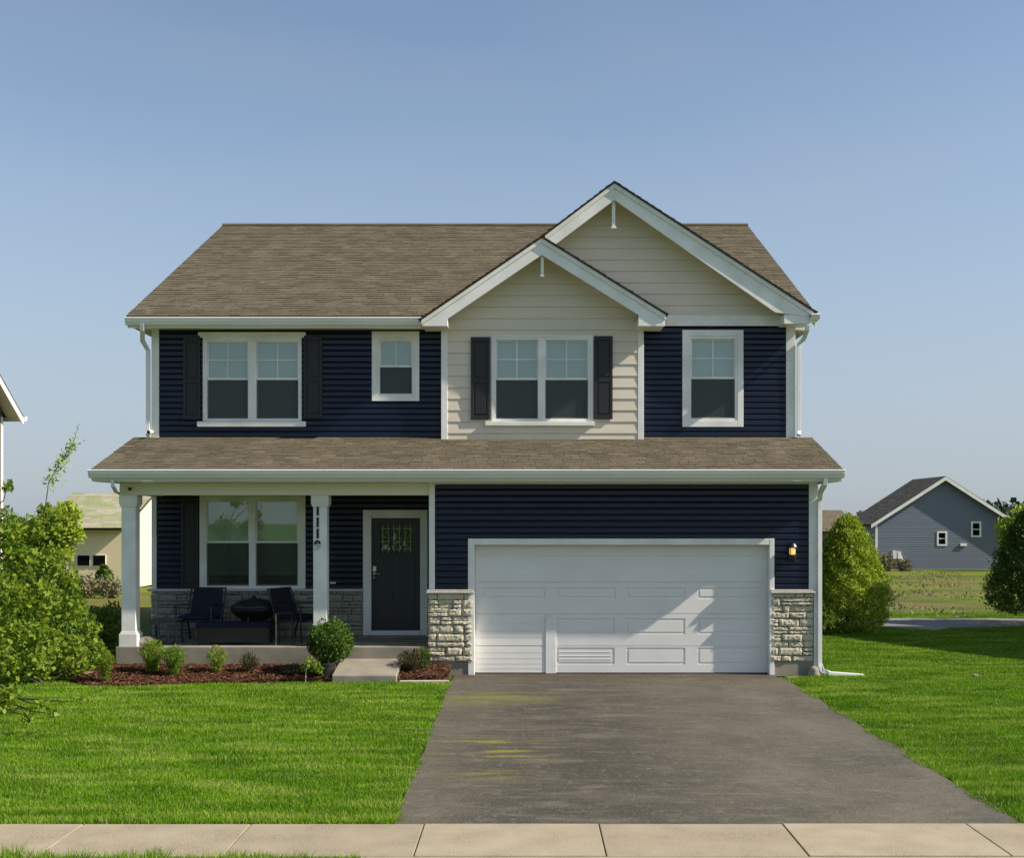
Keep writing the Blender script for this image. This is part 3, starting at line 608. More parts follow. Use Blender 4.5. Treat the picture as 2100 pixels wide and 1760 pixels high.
# ---- roofs
def shingles(name, P0, U, V, width, length, m, parent, e=.142, l=None, r=None, thick=.035, lab=None, tabw=(.14, .34)):
    P0 = Vector(P0); U = Vector(U).normalized(); V = Vector(V).normalized(); Nn = U.cross(V).normalized()
    if Nn.z < 0: Nn = -Nn
    l = l or (lambda s: 0.0); r = r or (lambda s: width)
    mb = MB(); nc = int(math.ceil(length/e))
    at = lambda a, s, n: P0+U*a+V*s+Nn*n
    for i in range(nc):
        s0, s1 = i*e, min((i+1)*e+.004, length)
        if s1-s0 < .01: continue
        La, Ra, Lb, Rb = l(s0), r(s0), l(s1), r(s1)
        if Ra-La < .05: continue
        Rb = max(Rb, Lb)
        cuts = [La]; 
        while cuts[-1] < Ra-.1: cuts.append(cuts[-1]+random.uniform(*tabw))
        cuts[-1] = Ra
        if len(cuts) < 2: cuts = [La, Ra]
        for a, b in zip(cuts, cuts[1:]):
            ta = (a-La)/(Ra-La); tb = (b-La)/(Ra-La)
            a2 = a if La == Lb and Ra == Rb else Lb+(Rb-Lb)*ta; b2 = b if La == Lb and Ra == Rb else Lb+(Rb-Lb)*tb
            g = .003; h = random.uniform(.007, .016); dz = random.uniform(-.012, .006); k = random.random()
            mb.face([at(a+g, s0+dz, h), at(b-g, s0+dz, h), at(b2-g, s1, .002), at(a2+g, s1, .002)], k)
            mb.face([at(a+g, s0+dz, h), at(a+g, s0+dz, -.002), at(b-g, s0+dz, -.002), at(b-g, s0+dz, h)], k*.3)
    o = mb.build(name, m, parent)
    if lab: o['label'] = lab
    b = MB(); s1 = length
    b.slab([at(l(0), 0, -.001), at(r(0), 0, -.001), at(max(r(s1), l(s1)), s1, -.001), at(l(s1), s1, -.001)], -Nn*thick)
    b.build('roof_deck', M['under'], o)
    return o
RL, RR = -7.04, 5.12
ez = ZV(648, DG); rdgy, rdgz = 8.0, ez+(8.0-1.26)*.478
V_ = (0, 1, .478); k_ = math.sqrt(1+.478**2)
slope = (rdgy-1.26)*k_
xf = XU(863, DQ)
shingles('roof', (RL, 1.26, ez), (1, 0, 0), V_, xf-RL+.37, .78*k_, M['shingle'], house, lab='main roof along the left eave')
o_ = .75
shingles('roof', (RL, 1.26+o_, ez+o_*.478), (1, 0, 0), V_, RR-RL, slope-o_*k_, M['shingle'], house, lab='main front roof slope')
shingles('roof', (RR, 14.8, ez), (-1, 0, 0), (0, -1, .478), RR-RL, (14.8-rdgy)*k_, M['shingle'], house, lab='rear roof slope')
# main roof right-hand stub beside the large gable
shingles('roof', (gR[0]-.1, 1.26, ez), (1, 0, 0), V_, RR-gR[0]+.1, .75*k_, M['shingle'], house)
mb = MB(); mb.tube([(RL, rdgy, rdgz+.005), (RR, rdgy, rdgz+.005)], .05, 6); mb.build('ridge_cap', M['shingle'], house)
def gslope(pk, foot_x, s, y0, y1, sgn, lab):   # side-facing roof plane
    zf = pk[1]-s*abs(foot_x-pk[0]); kk = math.sqrt(1+s*s)
    L = abs(foot_x-pk[0])*kk
    shingles('roof', (foot_x, y0, zf), (0, 1, 0), (sgn, 0, s), y1-y0, L, M['shingle'], house, lab=lab, thick=.018)
gslope((gpk[0], gpk[1]+.01), gR[0]+.03, sGR, YG-.05, 6.5, -1, 'right slope of the large gable')
gslope((gpk[0], gpk[1]+.01), .27, sGL, YG-.05, 6.5, 1, 'left slope of the large gable')
gslope((qpk[0], qpk[1]+.01), qxl-.06, sQL, YQ-.05, 6.0, 1, 'left slope of the small gable')
gslope((qpk[0], qpk[1]+.01), qxr+.06, sQR, YQ-.05, YB+.1, -1, 'right slope of the small gable')
# soffits under the rakes and the main eave
mb = MB()
mb.slab([(qxl+.02, YQ+.036, ztopq(qxl)-.10), (qpk[0], YQ+.036, qpk[1]-.10), (qpk[0], YS+.05, qpk[1]-.10), (qxl+.02, YS+.05, ztopq(qxl)-.10)], (0, 0, .015))
mb.slab([(qpk[0], YQ+.036, qpk[1]-.10), (qxr-.02, YQ+.036, ztopq(qxr)-.10), (qxr-.02, YS+.05, ztopq(qxr)-.10), (qpk[0], YS+.05, qpk[1]-.10)], (0, 0, .015))
mb.slab([(gpk[0], YG+.036, gpk[1]-.10), (gxr-.02, YG+.036, ztopg(gxr)-.10), (gxr-.02, YB+.05, ztopg(gxr)-.10), (gpk[0], YB+.05, gpk[1]-.10)], (0, 0, .015))
mb.slab([(.4, YG+.036, gpk[1]-.10-sGL*(gpk[0]-.4)), (gpk[0], YG+.036, gpk[1]-.10), (gpk[0], YB+.05, gpk[1]-.10), (.4, YB+.05, gpk[1]-.10-sGL*(gpk[0]-.4))], (0, 0, .015))
mb.box(RL+.03, qxl, YG+.04, YB+.06, 5.985, 6.0); mb.box(RL+.03, XL-.01, YB+.06, 14.7, 5.985, 6.0); mb.box(XR+.03, RR-.02, YB+.06, 14.7, 5.985, 6.0)
mb.build('soffit', M['soffit'], house)
# side rake boards of the main roof
for xx in (RL+.01, RR-.04):
    mb = MB(); mb.prismx([(1.3, ez-.02), (rdgy, rdgz-.02), (14.75, ez-.02), (14.75, ez-.2), (rdgy, rdgz-.22), (1.3, ez-.2)], xx, xx+.03); mb.build('rake_board', M['white'], house)
# ---- gutters: K profile swept along x
def gutter(x0, x1, ytop, ztop, h=.125, w=.12, lab=None):
    mb = MB()
    prof = [(ytop, ztop), (ytop-w, ztop), (ytop-w-.006, ztop-.018), (ytop-w+.012, ztop-.03), (ytop-w*.86, ztop-h*.5), (ytop-w*.62, ztop-h*.85), (ytop-w*.55, ztop-h), (ytop, ztop-h)]
    mb.prismx(prof, x0, x1); mb.box(x0+.02, x1-.02, ytop+.002, ytop+.03, ztop-h-.04, ztop-.005)
    o = mb.build('gutter', M['gutter'], house, bevel=.003)
    if lab: o['label'] = lab
gutter(RL-.01, qxl-.01, 1.30, ZV(650, 21.2), .135, .11, 'upper gutter')
gutter(XU(1664, 21.2), RR+.03, 1.30, ZV(643, 21.2), .10, .11, 'short upper gutter end')
# ---- porch roof (shed across the full front)
pe = ZV(963, 19.55); PY = -.45; ps = (ZP-pe)/(YB-PY); pk_ = math.sqrt(1+ps*ps)
shingles('porch_roof', (RL-.01, PY, pe), (1, 0, 0), (0, 1, ps), RR-RL+.01, (YB-PY)*pk_-.01, M['shingle'], house)
gutter(RL-.03, RR+.01, PY+.03, pe-.005, .135, .12, 'long lower gutter')
mb = MB(); mb.box(RL+.04, RR-.04, PY+.035, .0, 3.185, 3.2); mb.box(XL, -1.58, .02, YB, 3.16, 3.175); mb.build('soffit', M['soffit'], house)
for xx in (RL+.005, RR-.045):
    mb = MB(); mb.prismx([(PY+.04, pe-.03), (YB, ZP-.05), (YB+.3, ZP-.05), (YB+.3, 3.19), (PY+.04, 3.19)], xx, xx+.03); mb.build('roof_cheek', M['white'], house)
# porch beam, return
mb = MB(); mb.box(XU(245, 20), XU(880, 20)-.002, .0, .28, F0(0, 1016)[1], 3.184); mb.box(XU(245, 20), XU(245, 20)+.2, .28, YB, F0(0, 1016)[1]+.01, 3.183); mb.build('porch_beam', M['soffit'], house, bevel=.006)
mb = MB(); mb.box(XU(892, 20), x0_, -.02, .02, 3.155, 3.2); mb.build('frieze_board', M['white'], house)
# posts
def post(u0, u1, z1, base=True):
    x0, x1 = XU(u0, 20), XU(u1, 20); w = x1-x0; y0 = .015
    mb = MB(); mb.box(x0+.02, x1-.02, y0+.02, y0+w-.02, ZSL, z1)
    mb.box(x0-.012, x1+.012, y0-.012, y0+w+.012, z1-.15, z1-.002)
    mb.box(x0, x1, y0, y0+w, z1-.19, z1-.15)
    if base:
        mb.box(x0-.012, x1+.014, y0-.014, y0+w+.014, ZSL, ZSL+.21); mb.box(x0+.004, x1-.004, y0+.004, y0+w-.004, ZSL+.21, ZSL+.24)
    o = mb.build('porch_post', M['white'], house, bevel=.006); return o
zb = F0(0, 1016)[1]
post(245, 279, zb)
p2 = post(639, 672, zb)
# house number 1119 running down the second post
digits = '1119'
for i, dch in enumerate(digits):
    cu = bpy.data.curves.new('digit', 'FONT'); cu.body = dch; cu.size = .215; cu.extrude = .008; cu.offset = .008; cu.align_x = 'CENTER'
    t = bpy.data.objects.new('digit_tmp', cu); scene.collection.objects.link(t)
    me = bpy.data.meshes.new_from_object(t); bpy.data.objects.remove(t)
    me.materials.clear(); me.materials.append(M['number'])
    o = bpy.data.objects.new('house_number', me); scene.collection.objects.link(o); o.parent = p2
    o.rotation_euler = (R(90), 0, 0); vv = (1058, 1082, 1105, 1129)[i]
    o.location = (XU(651 if i < 3 else 650.5, 20), .024, F0(0, vv)[1]+.01)
# ---- porch slab, step, stone
mb = MB(); mb.box(XU(238, 20), -1.64, -.03, YB, -.1, ZSL); mb.build('porch_slab', M['concrete'], house, bevel=.01)
mb = MB(); mb.prismx([(-.032, -.1), (-.032, .275), (-.95, .13), (-.97, .11), (-.97, -.1)], XU(700, 20), XU(826, 20)); mb.build('step', M['concrete'], house, bevel=.012)
mb = MB(); mb.box(door_hole[0]-.05, -1.66, YB-.28, YB-.001, ZSL, ZSL+.03); mb.build('door_step', M['concrete'], house, bevel=.006)
def stones(x0, x1, z0, z1, yw, mp=None, axis='x', rows=(.085, .15), m='stone'):
    mp = mp or (lambda a, z, o: (a, yw-o, z))
    bk = MB(); pts = [(x0, z0), (x1, z0), (x1, z1), (x0, z1)]
    a = [mp(p, q, .022) for p, q in pts]; b = [mp(p, q, -.1) for p, q in pts]
    nn = len(bk.v); bk.v += a+b
    for f in ((0, 1, 2, 3), (7, 6, 5, 4), (0, 4, 5, 1), (1, 5, 6, 2), (2, 6, 7, 3), (3, 7, 4, 0)): bk.f.append(tuple(nn+i for i in f)); bk.r.append(.5)
    mb = MB(); z = z0
    while z < z1-.01:
        h = random.uniform(*rows)
        if z1-z-h < .06: h = z1-z
        x = x0
        while x < x1-.005:
            w = random.choice((random.uniform(.10, .2), random.uniform(.18, .34), random.uniform(.3, .48)))
            if x1-x-w < .10: w = x1-x
            subs = [(z, h)] if (h < .11 or random.random() < .6) else [(z, h*.48), (z+h*.48, h*.52)]
            for (zz, hh) in subs:
                g = random.uniform(.003, .008); nx, nz_ = max(4, int(w/.035)), 4; dep = random.uniform(.036, .060); k = random.random(); base = len(mb.v)
                tilt = random.uniform(-.010, .010)
                for j in range(nz_+1):
                    for i in range(nx+1):
                        fx, fz = i/nx, j/nz_; edge = (i in (0, nx)) or (j in (0, nz_))
                        ox = 0 if i in (0, nx) else random.uniform(-.008, .008)
                        e1 = random.uniform(-.006, .006)
                        px_ = min(max(x+g+fx*(w-2*g)+ox, x0), x1); pz_ = zz+g+fz*(hh-2*g)+(e1 if edge else random.uniform(-.004, .004))
                        o = dep*(.70 if edge else 1)+random.uniform(-.007, .007)+tilt*(fx-.5)
                        mb.v.append(mp(px_, pz_, o))
                for j in range(nz_):
                    for i in range(nx):
                        q = base+j*(nx+1)+i; mb.f.append((q, q+1, q+nx+2, q+nx+1)); mb.r.append(k)
                ring = [base+i for i in range(nx+1)]+[base+j*(nx+1)+nx for j in range(1, nz_+1)]+[base+nz_*(nx+1)+i for i in range(nx-1, -1, -1)]+[base+j*(nx+1) for j in range(nz_-1, 0, -1)]
                m0 = len(mb.v)
                # side skirts back to the mortar
                for q in ring:
                    vx = mb.v[q]; mb.v.append(tuple(Vector(vx)-(Vector(mp(0, 0, .02))-Vector(mp(0, 0, 0)))*1.0))
                for t in range(len(ring)):
                    t2 = (t+1) % len(ring); mb.f.append((ring[t], m0+t, m0+t2, ring[t2])); mb.r.append(k)
            x += w
        z += h
    o = mb.build('stone_veneer', M[m], house); bk.build('mortar', M['mortar'], o)
    return o
zc = F0(0, 1217)[1]
stones(XU(878, 20), XU(970, 20)-.0, .225, zc, 0.0)['label'] = 'stone pier left of the garage door'
stones(XU(1580, 20), XU(1667, 20), .225, zc, 0.0)['label'] = 'stone pier right of the garage door'
stones(.05, YB-.05, ZSL, zc, 0, mp=lambda a, z, o: (XU(878, 20)-.0+.03-o, a, z))
zpc = FB(0, 1213)[1]
stones(XL, door_hole[0], ZSL, zpc, YB, m='stone_shade')['label'] = 'stone wainscot behind the porch seating'
stones(YB+.0, YB+2.5, .2, zpc, 0, mp=lambda a, z, o: (XL+.02-o, a, z))
for a, b in ((XU(876, 20), XU(971, 20)), (XU(1579, 20), XU(1669, 20))):
    mb = MB(); mb.box(a-.01, b+.01, -.085, .05, zc, zc+.03); mb.box(a, b, -.07, .05, zc+.03, zc+.062); mb.build('stone_cap', M['cap'], house, bevel=.006)
mb = MB(); mb.box(XL-.06, door_hole[0], YB-.085, YB+.02, zpc, zpc+.045); mb.build('stone_cap', M['cap'], house, bevel=.006)
mb = MB(); mb.box(XU(879, 20), XU(970, 20), -.02, .3, -.1, .224); mb.build('foundation', M['concrete'], house, bevel=.006)
mb = MB(); mb.box(XU(1580, 20), XR, -.02, .3, -.1, .224); mb.build('foundation', M['concrete'], house, bevel=.006)
# ---- shutters
def shutter(yw, r4):
    x0, x1, z0, z1 = r4; mb = MB(); y0 = yw-.045; st = .05
    mb.box(x0, x0+st, y0, yw-.012, z0, z1); mb.box(x1-st, x1, y0, yw-.012, z0, z1); zm = z0+(z1-z0)*.47
    for a, b in ((z0, z0+.07), (zm-.035, zm+.035), (z1-.07, z1)): mb.box(x0+st, x1-st, y0+.001, yw-.012, a, b)
    mb.box(x0+st, x1-st, yw-.03, yw-.014, z0+.07, z1-.07)
    for a, b in ((z0+.07, zm-.035), (zm+.035, z1-.07)): mb.box(x0+st+.025, x1-st-.025, y0+.004, yw-.02, a+.03, b-.03)
    mb.build('shutter', M['shutter'], house, bevel=.005)
shutter(YB-.01, rect(FB, 377, 412, 693, 861)); shutter(YB-.01, rect(FB, 624, 662, 690, 858))
shutter(YB-.01, rect(FB, 373, 408, 1020, 1206)); shutter(YS-.01, rect(FS, 966, 1005, 692, 861)); shutter(YS-.01, rect(FS, 1218, 1256, 690, 860))
# ---- garage door
x0, x1, z0, z1 = gar; gx0, gx1, gzt = XU(973, 20), XU(1577, 20), F0(0, 1118)[1]
mb = MB(); mb.box(x0, gx0, -.04, .18, 0, gzt+.105); mb.box(gx1, x1, -.04, .18, 0, gzt+.105); mb.box(gx0, gx1, -.038, .18, gzt, gzt+.104); mb.build('garage_trim', M['white'], house, bevel=.006)
GY = .15; FD = 20.15
mb = MB(); mb.box(gx0-.02, gx1+.02, GY, GY+.04, .005, gzt+.02); gd = mb.build('garage_door', M['garage'], house)
def gv(v): return ZV(v, FD)
def gu(u): return XU(u, FD)
secs = [1119, 1195, 1260, 1326, 1381.5]
for si, (va, vb) in enumerate(zip(secs, secs[1:])):
    mb = MB(); za, zb_ = gv(vb)+.006, gv(va)-.006
    L_, R_ = gx0+.01, gx1-.01
    if si < 2:
        pan = [(gu(985), gu(1565))] 
        pan = [(gu(990), gu(1118)), (gu(1141), gu(1262)), (gu(1285), gu(1405)), (gu(1431), gu(1560))] if si == 1 else pan
        pz0, pz1 = (gv(1173), gv(1140)) if si == 0 else (gv(1228), gv(1206))
    else:
        pan = [(gu(1141), gu(1260)), (gu(1285), gu(1405)), (gu(1431), gu(1560))]
        pz0, pz1 = (gv(1301), gv(1269)) if si == 2 else (gv(1363), gv(1327.5))
        pz1 = min(pz1, zb_-.02)
    t = .010
    mb.box(L_, R_, GY-t, GY, za, pz0); mb.box(L_, R_, GY-t, GY, pz1, zb_)
    e_ = L_
    for a, b in pan: mb.box(e_, a, GY-t, GY, pz0, pz1); e_ = b
    mb.box(e_, R_, GY-t, GY, pz0, pz1)
    for j, (a, b) in enumerate(pan):
        if si == 0 : continue
        mb.box(a+.035, b-.035, GY-.008, GY, pz0+.035, pz1-.035)
        if si == 3 and j == 0:
            for vv in (1338, 1346, 1353): mb.box(a+.04, b-.06, GY-.012, GY-.006, gv(vv)-.006, gv(vv)+.006)
    if si in (2, 3):   # plain lapped boards on the left
        vs_ = [1262, 1280, 1296, 1308, 1325] if si == 2 else [1327, 1340, 1352, 1363, 1373, 1381]
        for a, b in zip(vs_, vs_[1:]): mb.prismx([(GY-t-.002, gv(a)-.003), (GY-t-.004, gv(b)+.003), (GY-t+.002, gv(b)+.003), (GY-t+.002, gv(a)-.003)], L_+.03, gu(1117))
    mb.build('door_section', M['garage'], gd, bevel=.004)
mb = MB(); mb.box(gu(1119), gu(1140), GY-.026, GY-.011, gv(1381.5), gv(1262)); mb.build('center_stile', M['white'], gd, bevel=.003)
mb = MB(); mb.box(gx0, gx1, GY-.02, GY+.03, .002, .022); mb.build('door_seal', M['black'], gd)
# ---- front door
x0, x1, z0, z1 = door_hole; dx0, dx1 = XU(762, DB), XU(862, DB); dz0, dz1 = FB(0, 1293)[1], FB(0, 1063)[1]
mb = MB(); mb.box(x0, dx0, YB-.04, YB+.1, z0+.0, z1); mb.box(dx1, x1, YB-.04, YB+.1, z0, z1); mb.box(dx0, dx1, YB-.038, YB+.1, dz1, z1); mb.box(dx0, dx1, YB-.06, YB+.1, z0+.0, dz0-.004); df = mb.build('door_frame', M['white'], house, bevel=.006)
mb = MB(); lx0, lx1 = XU(779, DB), XU(847, DB); lz0, lz1 = FB(0, 1134)[1], FB(0, 1077)[1]
yd = YB+.02
mb.box(dx0+.004, lx0, yd, yd+.045, dz0, dz1-.004); mb.box(lx1, dx1-.004, yd, yd+.045, dz0, dz1-.004); mb.box(lx0, lx1, yd, yd+.045, dz0, lz0); mb.box(lx0, lx1, yd, yd+.045, lz1, dz1-.004)
xm = (dx0+dx1)/2
dr = mb.build('front_door', M['door'], house, bevel=.003)
mb = MB(); mb.box(lx0-.02, lx1+.02, yd-.02, yd+.01, lz0-.03, lz0-.004)
for a, b in ((dx0+.09, xm-.05), (xm+.05, dx1-.09)):
    mb.box(a, b, yd-.006, yd+.002, dz0+.12, lz0-.10); 
mb.build('door_panel', M['door'], dr, bevel=.006)
mb = MB(); mb.face([(lx0, yd+.02, lz0), (lx1, yd+.02, lz0), (lx1, yd+.02, lz1), (lx0, yd+.02, lz1)]); 
gl = glassmat('art_glass', .07); mb.build('door_glass', gl, dr)
mb = MB()
for i in range(1, 3): xx = lx0+(lx1-lx0)*i/3; mb.box(xx-.018, xx+.018, yd+.001, yd+.03, lz0, lz1)
mb.build('muntin', M['door'], dr)
mb = MB(); rs = random.Random(4)
for i in range(3):
    a = lx0+(lx1-lx0)*i/3+.02; b = lx0+(lx1-lx0)*(i+1)/3-.02
    for kx in (a+.03, b-.03): mb.box(kx-.004, kx+.004, yd+.012, yd+.018, lz0, lz1)
    for kz in (lz0+.06, lz0+.2, lz1-.07): mb.box(a, b, yd+.012, yd+.018, kz-.004, kz+.004)
    for q in range(7):
        cx_, cz_ = rs.uniform(a+.03, b-.03), rs.uniform(lz0+.05, lz1-.05); an = rs.uniform(0, 3.1); r_ = rs.uniform(.03, .06)
        mb.tube([(cx_-r_*math.cos(an), yd+.015, cz_-r_*math.sin(an)), (cx_+r_*math.cos(an+.6), yd+.015, cz_+r_*math.sin(an+.6))], .004, 5)
for q in range(9):
    cx_, cz_ = rs.uniform(lx0+.08, lx1-.08), rs.uniform(lz0+.06, lz0+.30); w__ = rs.uniform(.015, .04); h__ = rs.uniform(.02, .07)
    mb.face([(cx_-w__, yd+.017, cz_-h__), (cx_+w__*.6, yd+.017, cz_-h__*.7), (cx_+w__, yd+.017, cz_+h__), (cx_-w__*.4, yd+.017, cz_+h__*.8)])
mb.build('leaded_bars', mat('lead_caming', (.50, .48, .43), .5, .4), dr)
mb = MB(); hx = XU(768, DB); hz = FB(0, 1170)[1]
mb.box(hx-.03, hx+.03, yd-.012, yd, hz-.02, hz+.07); mb.tube([(hx, yd-.01, hz-.06), (hx, yd-.05, hz-.06)], .02, 10); mb.tube([(hx, yd-.05, hz-.06), (hx+.10, yd-.05, hz-.065)], .009, 8); mb.lathe(hx, yd-.04, [(.0, hz-.16), (.02, hz-.155), (.026, hz-.13), (.018, hz-.11), (.0, hz-.105)], 10)
mb.tube([(hx, yd, hz-.13), (hx, yd-.03, hz-.13)], .012, 8); mb.build('door_handle', M['steel'], dr)
# dark jamb strip beside the door
# ---- downspouts
def spout(path, lab=None, w=.038):
    mb = MB(); mb.tube(path, w*1.25, 4, flat=1.0); o = mb.build('downspout', M['gutter'], house, bevel=.004)
    if lab: o['label'] = lab
dx = XU(1676, 20)+.01
spout([(XU(1690, 19.6), -.48, 3.24), (XU(1690, 19.6), -.47, 3.15), (XU(1683, 19.8), -.2, 3.03), (dx+.015, -.06, 2.90), (dx+.015, -.05, 2.75), (dx+.015, -.05, .22), (dx+.03, -.06, .10)], 'downspout at the right corner')
mb = MB(); mb.tube([(dx+.02, -.06, .16), (dx+.06, -.1, .07), (dx+.16, -.12, .05)], .055, 4); mb.prism([(dx+.13, .005), (dx+.72, .005), (dx+.72, .03), (dx+.13, .075)], -.19, -.09); mb.build('downspout_extension', M['gutter'], house, bevel=.006)
ux = XR+.075
spout([(XU(1657, 21.2), 1.24, 6.0), (XU(1657, 21.2), 1.26, 5.92), (ux+.06, 1.5, 5.80), (ux, 1.66, 5.72), (ux, 1.67, 4.16), (ux-.01, 1.62, 4.08)], 'downspout on the upper right corner')
ux = XL-.05
spout([(XU(290, 21.2), 1.24, 6.02), (XU(290, 21.2), 1.26, 5.92), (ux-.05, 1.5, 5.76), (ux, 1.66, 5.60), (ux, 1.67, 4.14), (ux+.02, 1.6, 4.07)], 'downspout on the upper left corner')
spout([(XU(233, 19.6), -.46, 3.22), (XU(233, 19.6), -.44, 3.12), (XU(240, 20), -.05, 3.03), (XU(252, 20.3), .34, 2.97), (XU(252, 20.3), .36, .5)], 'downspout behind the left porch post', w=.026)
# ---- wall lantern (lit), cameras
lx, lz = XU(1622, 20), F0(0, 1131)[1]
mb = MB(); mb.box(lx-.055, lx+.055, -.03, 0, lz-.16, lz+.10); mb.tube([(lx, -.03, lz+.10), (lx, -.10, lz+.13)], .012, 8)
mb.lathe(lx, -.11, [(.03, lz+.14), (.055, lz+.125), (.085, lz+.075), (.085, lz+.06), (.0, lz+.06)], 14)
mb.lathe(lx, -.11, [(.062, lz-.055), (.07, lz-.06), (.06, lz-.12), (.03, lz-.17), (.012, lz-.185)], 14)
for k in range(4):
    a = math.pi/4+k*math.pi/2; mb.tube([(lx+.062*math.cos(a), -.11+.062*math.sin(a), lz-.06), (lx+.062*math.cos(a), -.11+.062*math.sin(a), lz+.065)], .006, 6)
lan = mb.build('wall_lantern', M['black'], house)
mb = MB(); mb.lathe(lx, -.11, [(.04, lz-.054), (.048, lz-.04), (.048, lz+.045), (.04, lz+.058)], 14); mb.build('lantern_glass', M['amber'], lan, smooth=True)
def seccam(x, y, z, sgn):
    mb = MB(); mb.tube([(x, y+.05, z), (x, y+.01, z), (x+.02*sgn, y-.09, z-.012)], [.03, .035, .035], 12); c = mb.build('security_camera', M['hazel'], house, smooth=False)
    m = MB(); m.tube([(x+.021*sgn, y-.0905, z-.012), (x+.024*sgn, y-.105, z-.014)], .030, 12); m.build('lens', M['black'], c)
seccam(XU(270, 20), -.06, F0(0, 1002)[1], 1); seccam(XL+.02, YB-.10, ZP+.09, -1)
mb = MB(); mb.box(XU(666, DB)+.1, XU(666, DB)+.2, YB-.03, YB+.01, 1.42, 1.45); mb.build('outlet_cover', M['hazel'], house)

# ------------------------------------------------------------------ foliage builders
def leafcloud(name, P, size, m, parent, up=0.3, aspect=.55, drop=0.0):
    n = len(P); P = np.asarray(P)
    d = rng.normal(0, 1, (n, 3)); d[:, 2] += up; d /= np.linalg.norm(d, axis=1)[:, None]
    s = np.cross(d, rng.normal(0, 1, (n, 3))); s /= np.linalg.norm(s, axis=1)[:, None]
    nn = np.cross(d, s)
    L = size*rng.uniform(.6, 1.3, n)[:, None]; W = L*aspect
    V = np.stack([P, P+d*L*.5+s*W*.5+nn*W*.15, P+d*L, P+d*L*.5-s*W*.5+nn*W*.15], 1)
    return npmesh(name, V.reshape(-1, 3), np.arange(4*n).reshape(n, 4), rng.random(n), m, parent)
def lobes(n, centers, radii, shell=.55, flat=1.0):
    """points inside a set of spheres, denser near their skins"""
    centers = np.array(centers); radii = np.array(radii); w = radii**2; idx = rng.choice(len(centers), n, p=w/w.sum())
    d = rng.normal(0, 1, (n, 3)); d /= np.linalg.norm(d, axis=1)[:, None]
    r = radii[idx]*(shell+(1-shell)*rng.random(n)**.6)
    q = d*r[:, None]; q[:, 2] *= flat
    return centers[idx]+q
def branchset(mb, base, tips, r0, bend=.15):
    for t in tips:
        b = Vector(base); t = Vector(t); m1 = b.lerp(t, .4)+Vector((random.uniform(-bend, bend), random.uniform(-bend, bend), bend*.5)); m2 = b.lerp(t, .75)+Vector((random.uniform(-bend, bend)*.6, random.uniform(-bend, bend)*.6, 0))
        mb.tube([b, m1, m2, t], [r0, r0*.7, r0*.45, r0*.15], 6)
def teardrop(n, h, rad, cz=.33, seed=1, lump=.16, pw=1.0):
    rr = np.random.default_rng(seed); z = rr.random(n)**.85*h; t = z/h
    prof = np.where(t < cz, np.sqrt(np.clip(1-((cz-t)/cz*.75)**2, 0, 1)), np.clip(1-((t-cz)/(1-cz))**1.45, 0, 1)**.72)**pw
    a = rr.uniform(0, 2*np.pi, n)
    lum = 1+lump*(np.sin(a*5+z*4.1+seed)*np.sin(z*7.3+a*2)+.6*np.sin(a*11+z*13))
    r = rad*prof*lum*(.62+.38*rr.random(n)**.45)
    P = np.stack([r*np.cos(a), r*np.sin(a), z], 1)
    nc = max(40, n//38); C_ = P[rr.integers(0, n, nc)]*np.array([1.03, 1.03, 1.0])      # leaves gather in tufts
    k = rr.random(n) < .72; Q_ = C_[rr.integers(0, nc, n)]+rr.normal(0, rad*.062, (n, 3)); P[k] = Q_[k]; P[:, 2] = np.abs(P[:, 2])
    return P
# rounded shrub right of the house
def conebush(name, lab, cat, x, y, h, rad, n, size, m, seed, trunk=.12, cz=.33, pw=1.0, z0=.03):
    t = thing(name, lab, cat, (x, y, gz(x, y)))
    P = teardrop(n, h, rad, cz, seed, pw=pw); P[:, 2] += z0
    leafcloud('crown', P, size, m, t, up=.8)
    mb = MB(); mb.tube([(0, 0, -.05), (.02, 0, h*.4), (0, .02, h*.85)], [trunk*.4, trunk*.28, .01], 8)
    for k in range(14):
        a = k*2.4; zz = h*(.12+.055*k); mb.tube([(0, 0, zz), (rad*.65*math.cos(a)*(1-k/16), rad*.65*math.sin(a)*(1-k/16), zz+.25)], [.014, .004], 5)
    mb.build('trunk', M['bark'], t); return t
conebush('arborvitae', 'large teardrop shaped yellow-green shrub right of the house', 'shrub', 7.32, 7.6, 2.55, .86, 46000, .058, M['leafy'], 3, cz=.30)
conebush('shrub', 'darker narrow shrub squeezed between the house and the big teardrop shrub', 'shrub', 6.75, 8.6, 2.0, .62, 9000, .07, M['leafd'], 9)
conebush('low_shrub', 'low dark spreading shrub at the foot of the teardrop shrub', 'shrub', 6.55, 6.9, .75, .45, 2600, .06, M['leafs'], 19)
ct = conebush('conical_tree', 'conical dark green tree cut by the right picture edge', 'tree', 12.45, 9.4, 2.65, 1.15, 42000, .065, M['leafd'], 5, trunk=.2, cz=.20, z0=.28)
# feathery bed plants
def feather(name, lab, x, y, h, rad, n, m, group=None, w=.006):
    h *= 1.14; rad *= 1.12
    t = thing(name, lab, 'plant', (x, y, .02), group='small plants in the mulch bed')
    a = rng.uniform(0, 2*np.pi, n); r = rad*np.sqrt(rng.random(n)); fr_ = rng.random(n)
    bx, by = .25*r*np.cos(a), .25*r*np.sin(a); hh = h*(1-.35*(r/rad)**2)*fr_**.6
    cx_, cy_ = r*np.cos(a)*fr_+bx*(1-fr_), r*np.sin(a)*fr_+by*(1-fr_)
    P = np.stack([cx_, cy_, hh*.9], 1)
    leafcloud('foliage', P, .06, m, t, up=1.6, aspect=.22)
    mb = MB()
    for k in range(9):
        aa = k*.7; mb.tube([(0, 0, 0), (rad*.6*math.cos(aa), rad*.6*math.sin(aa), h*.8)], [.005, .002], 4)
    mb.build('stem', M['leafr'], t); return t
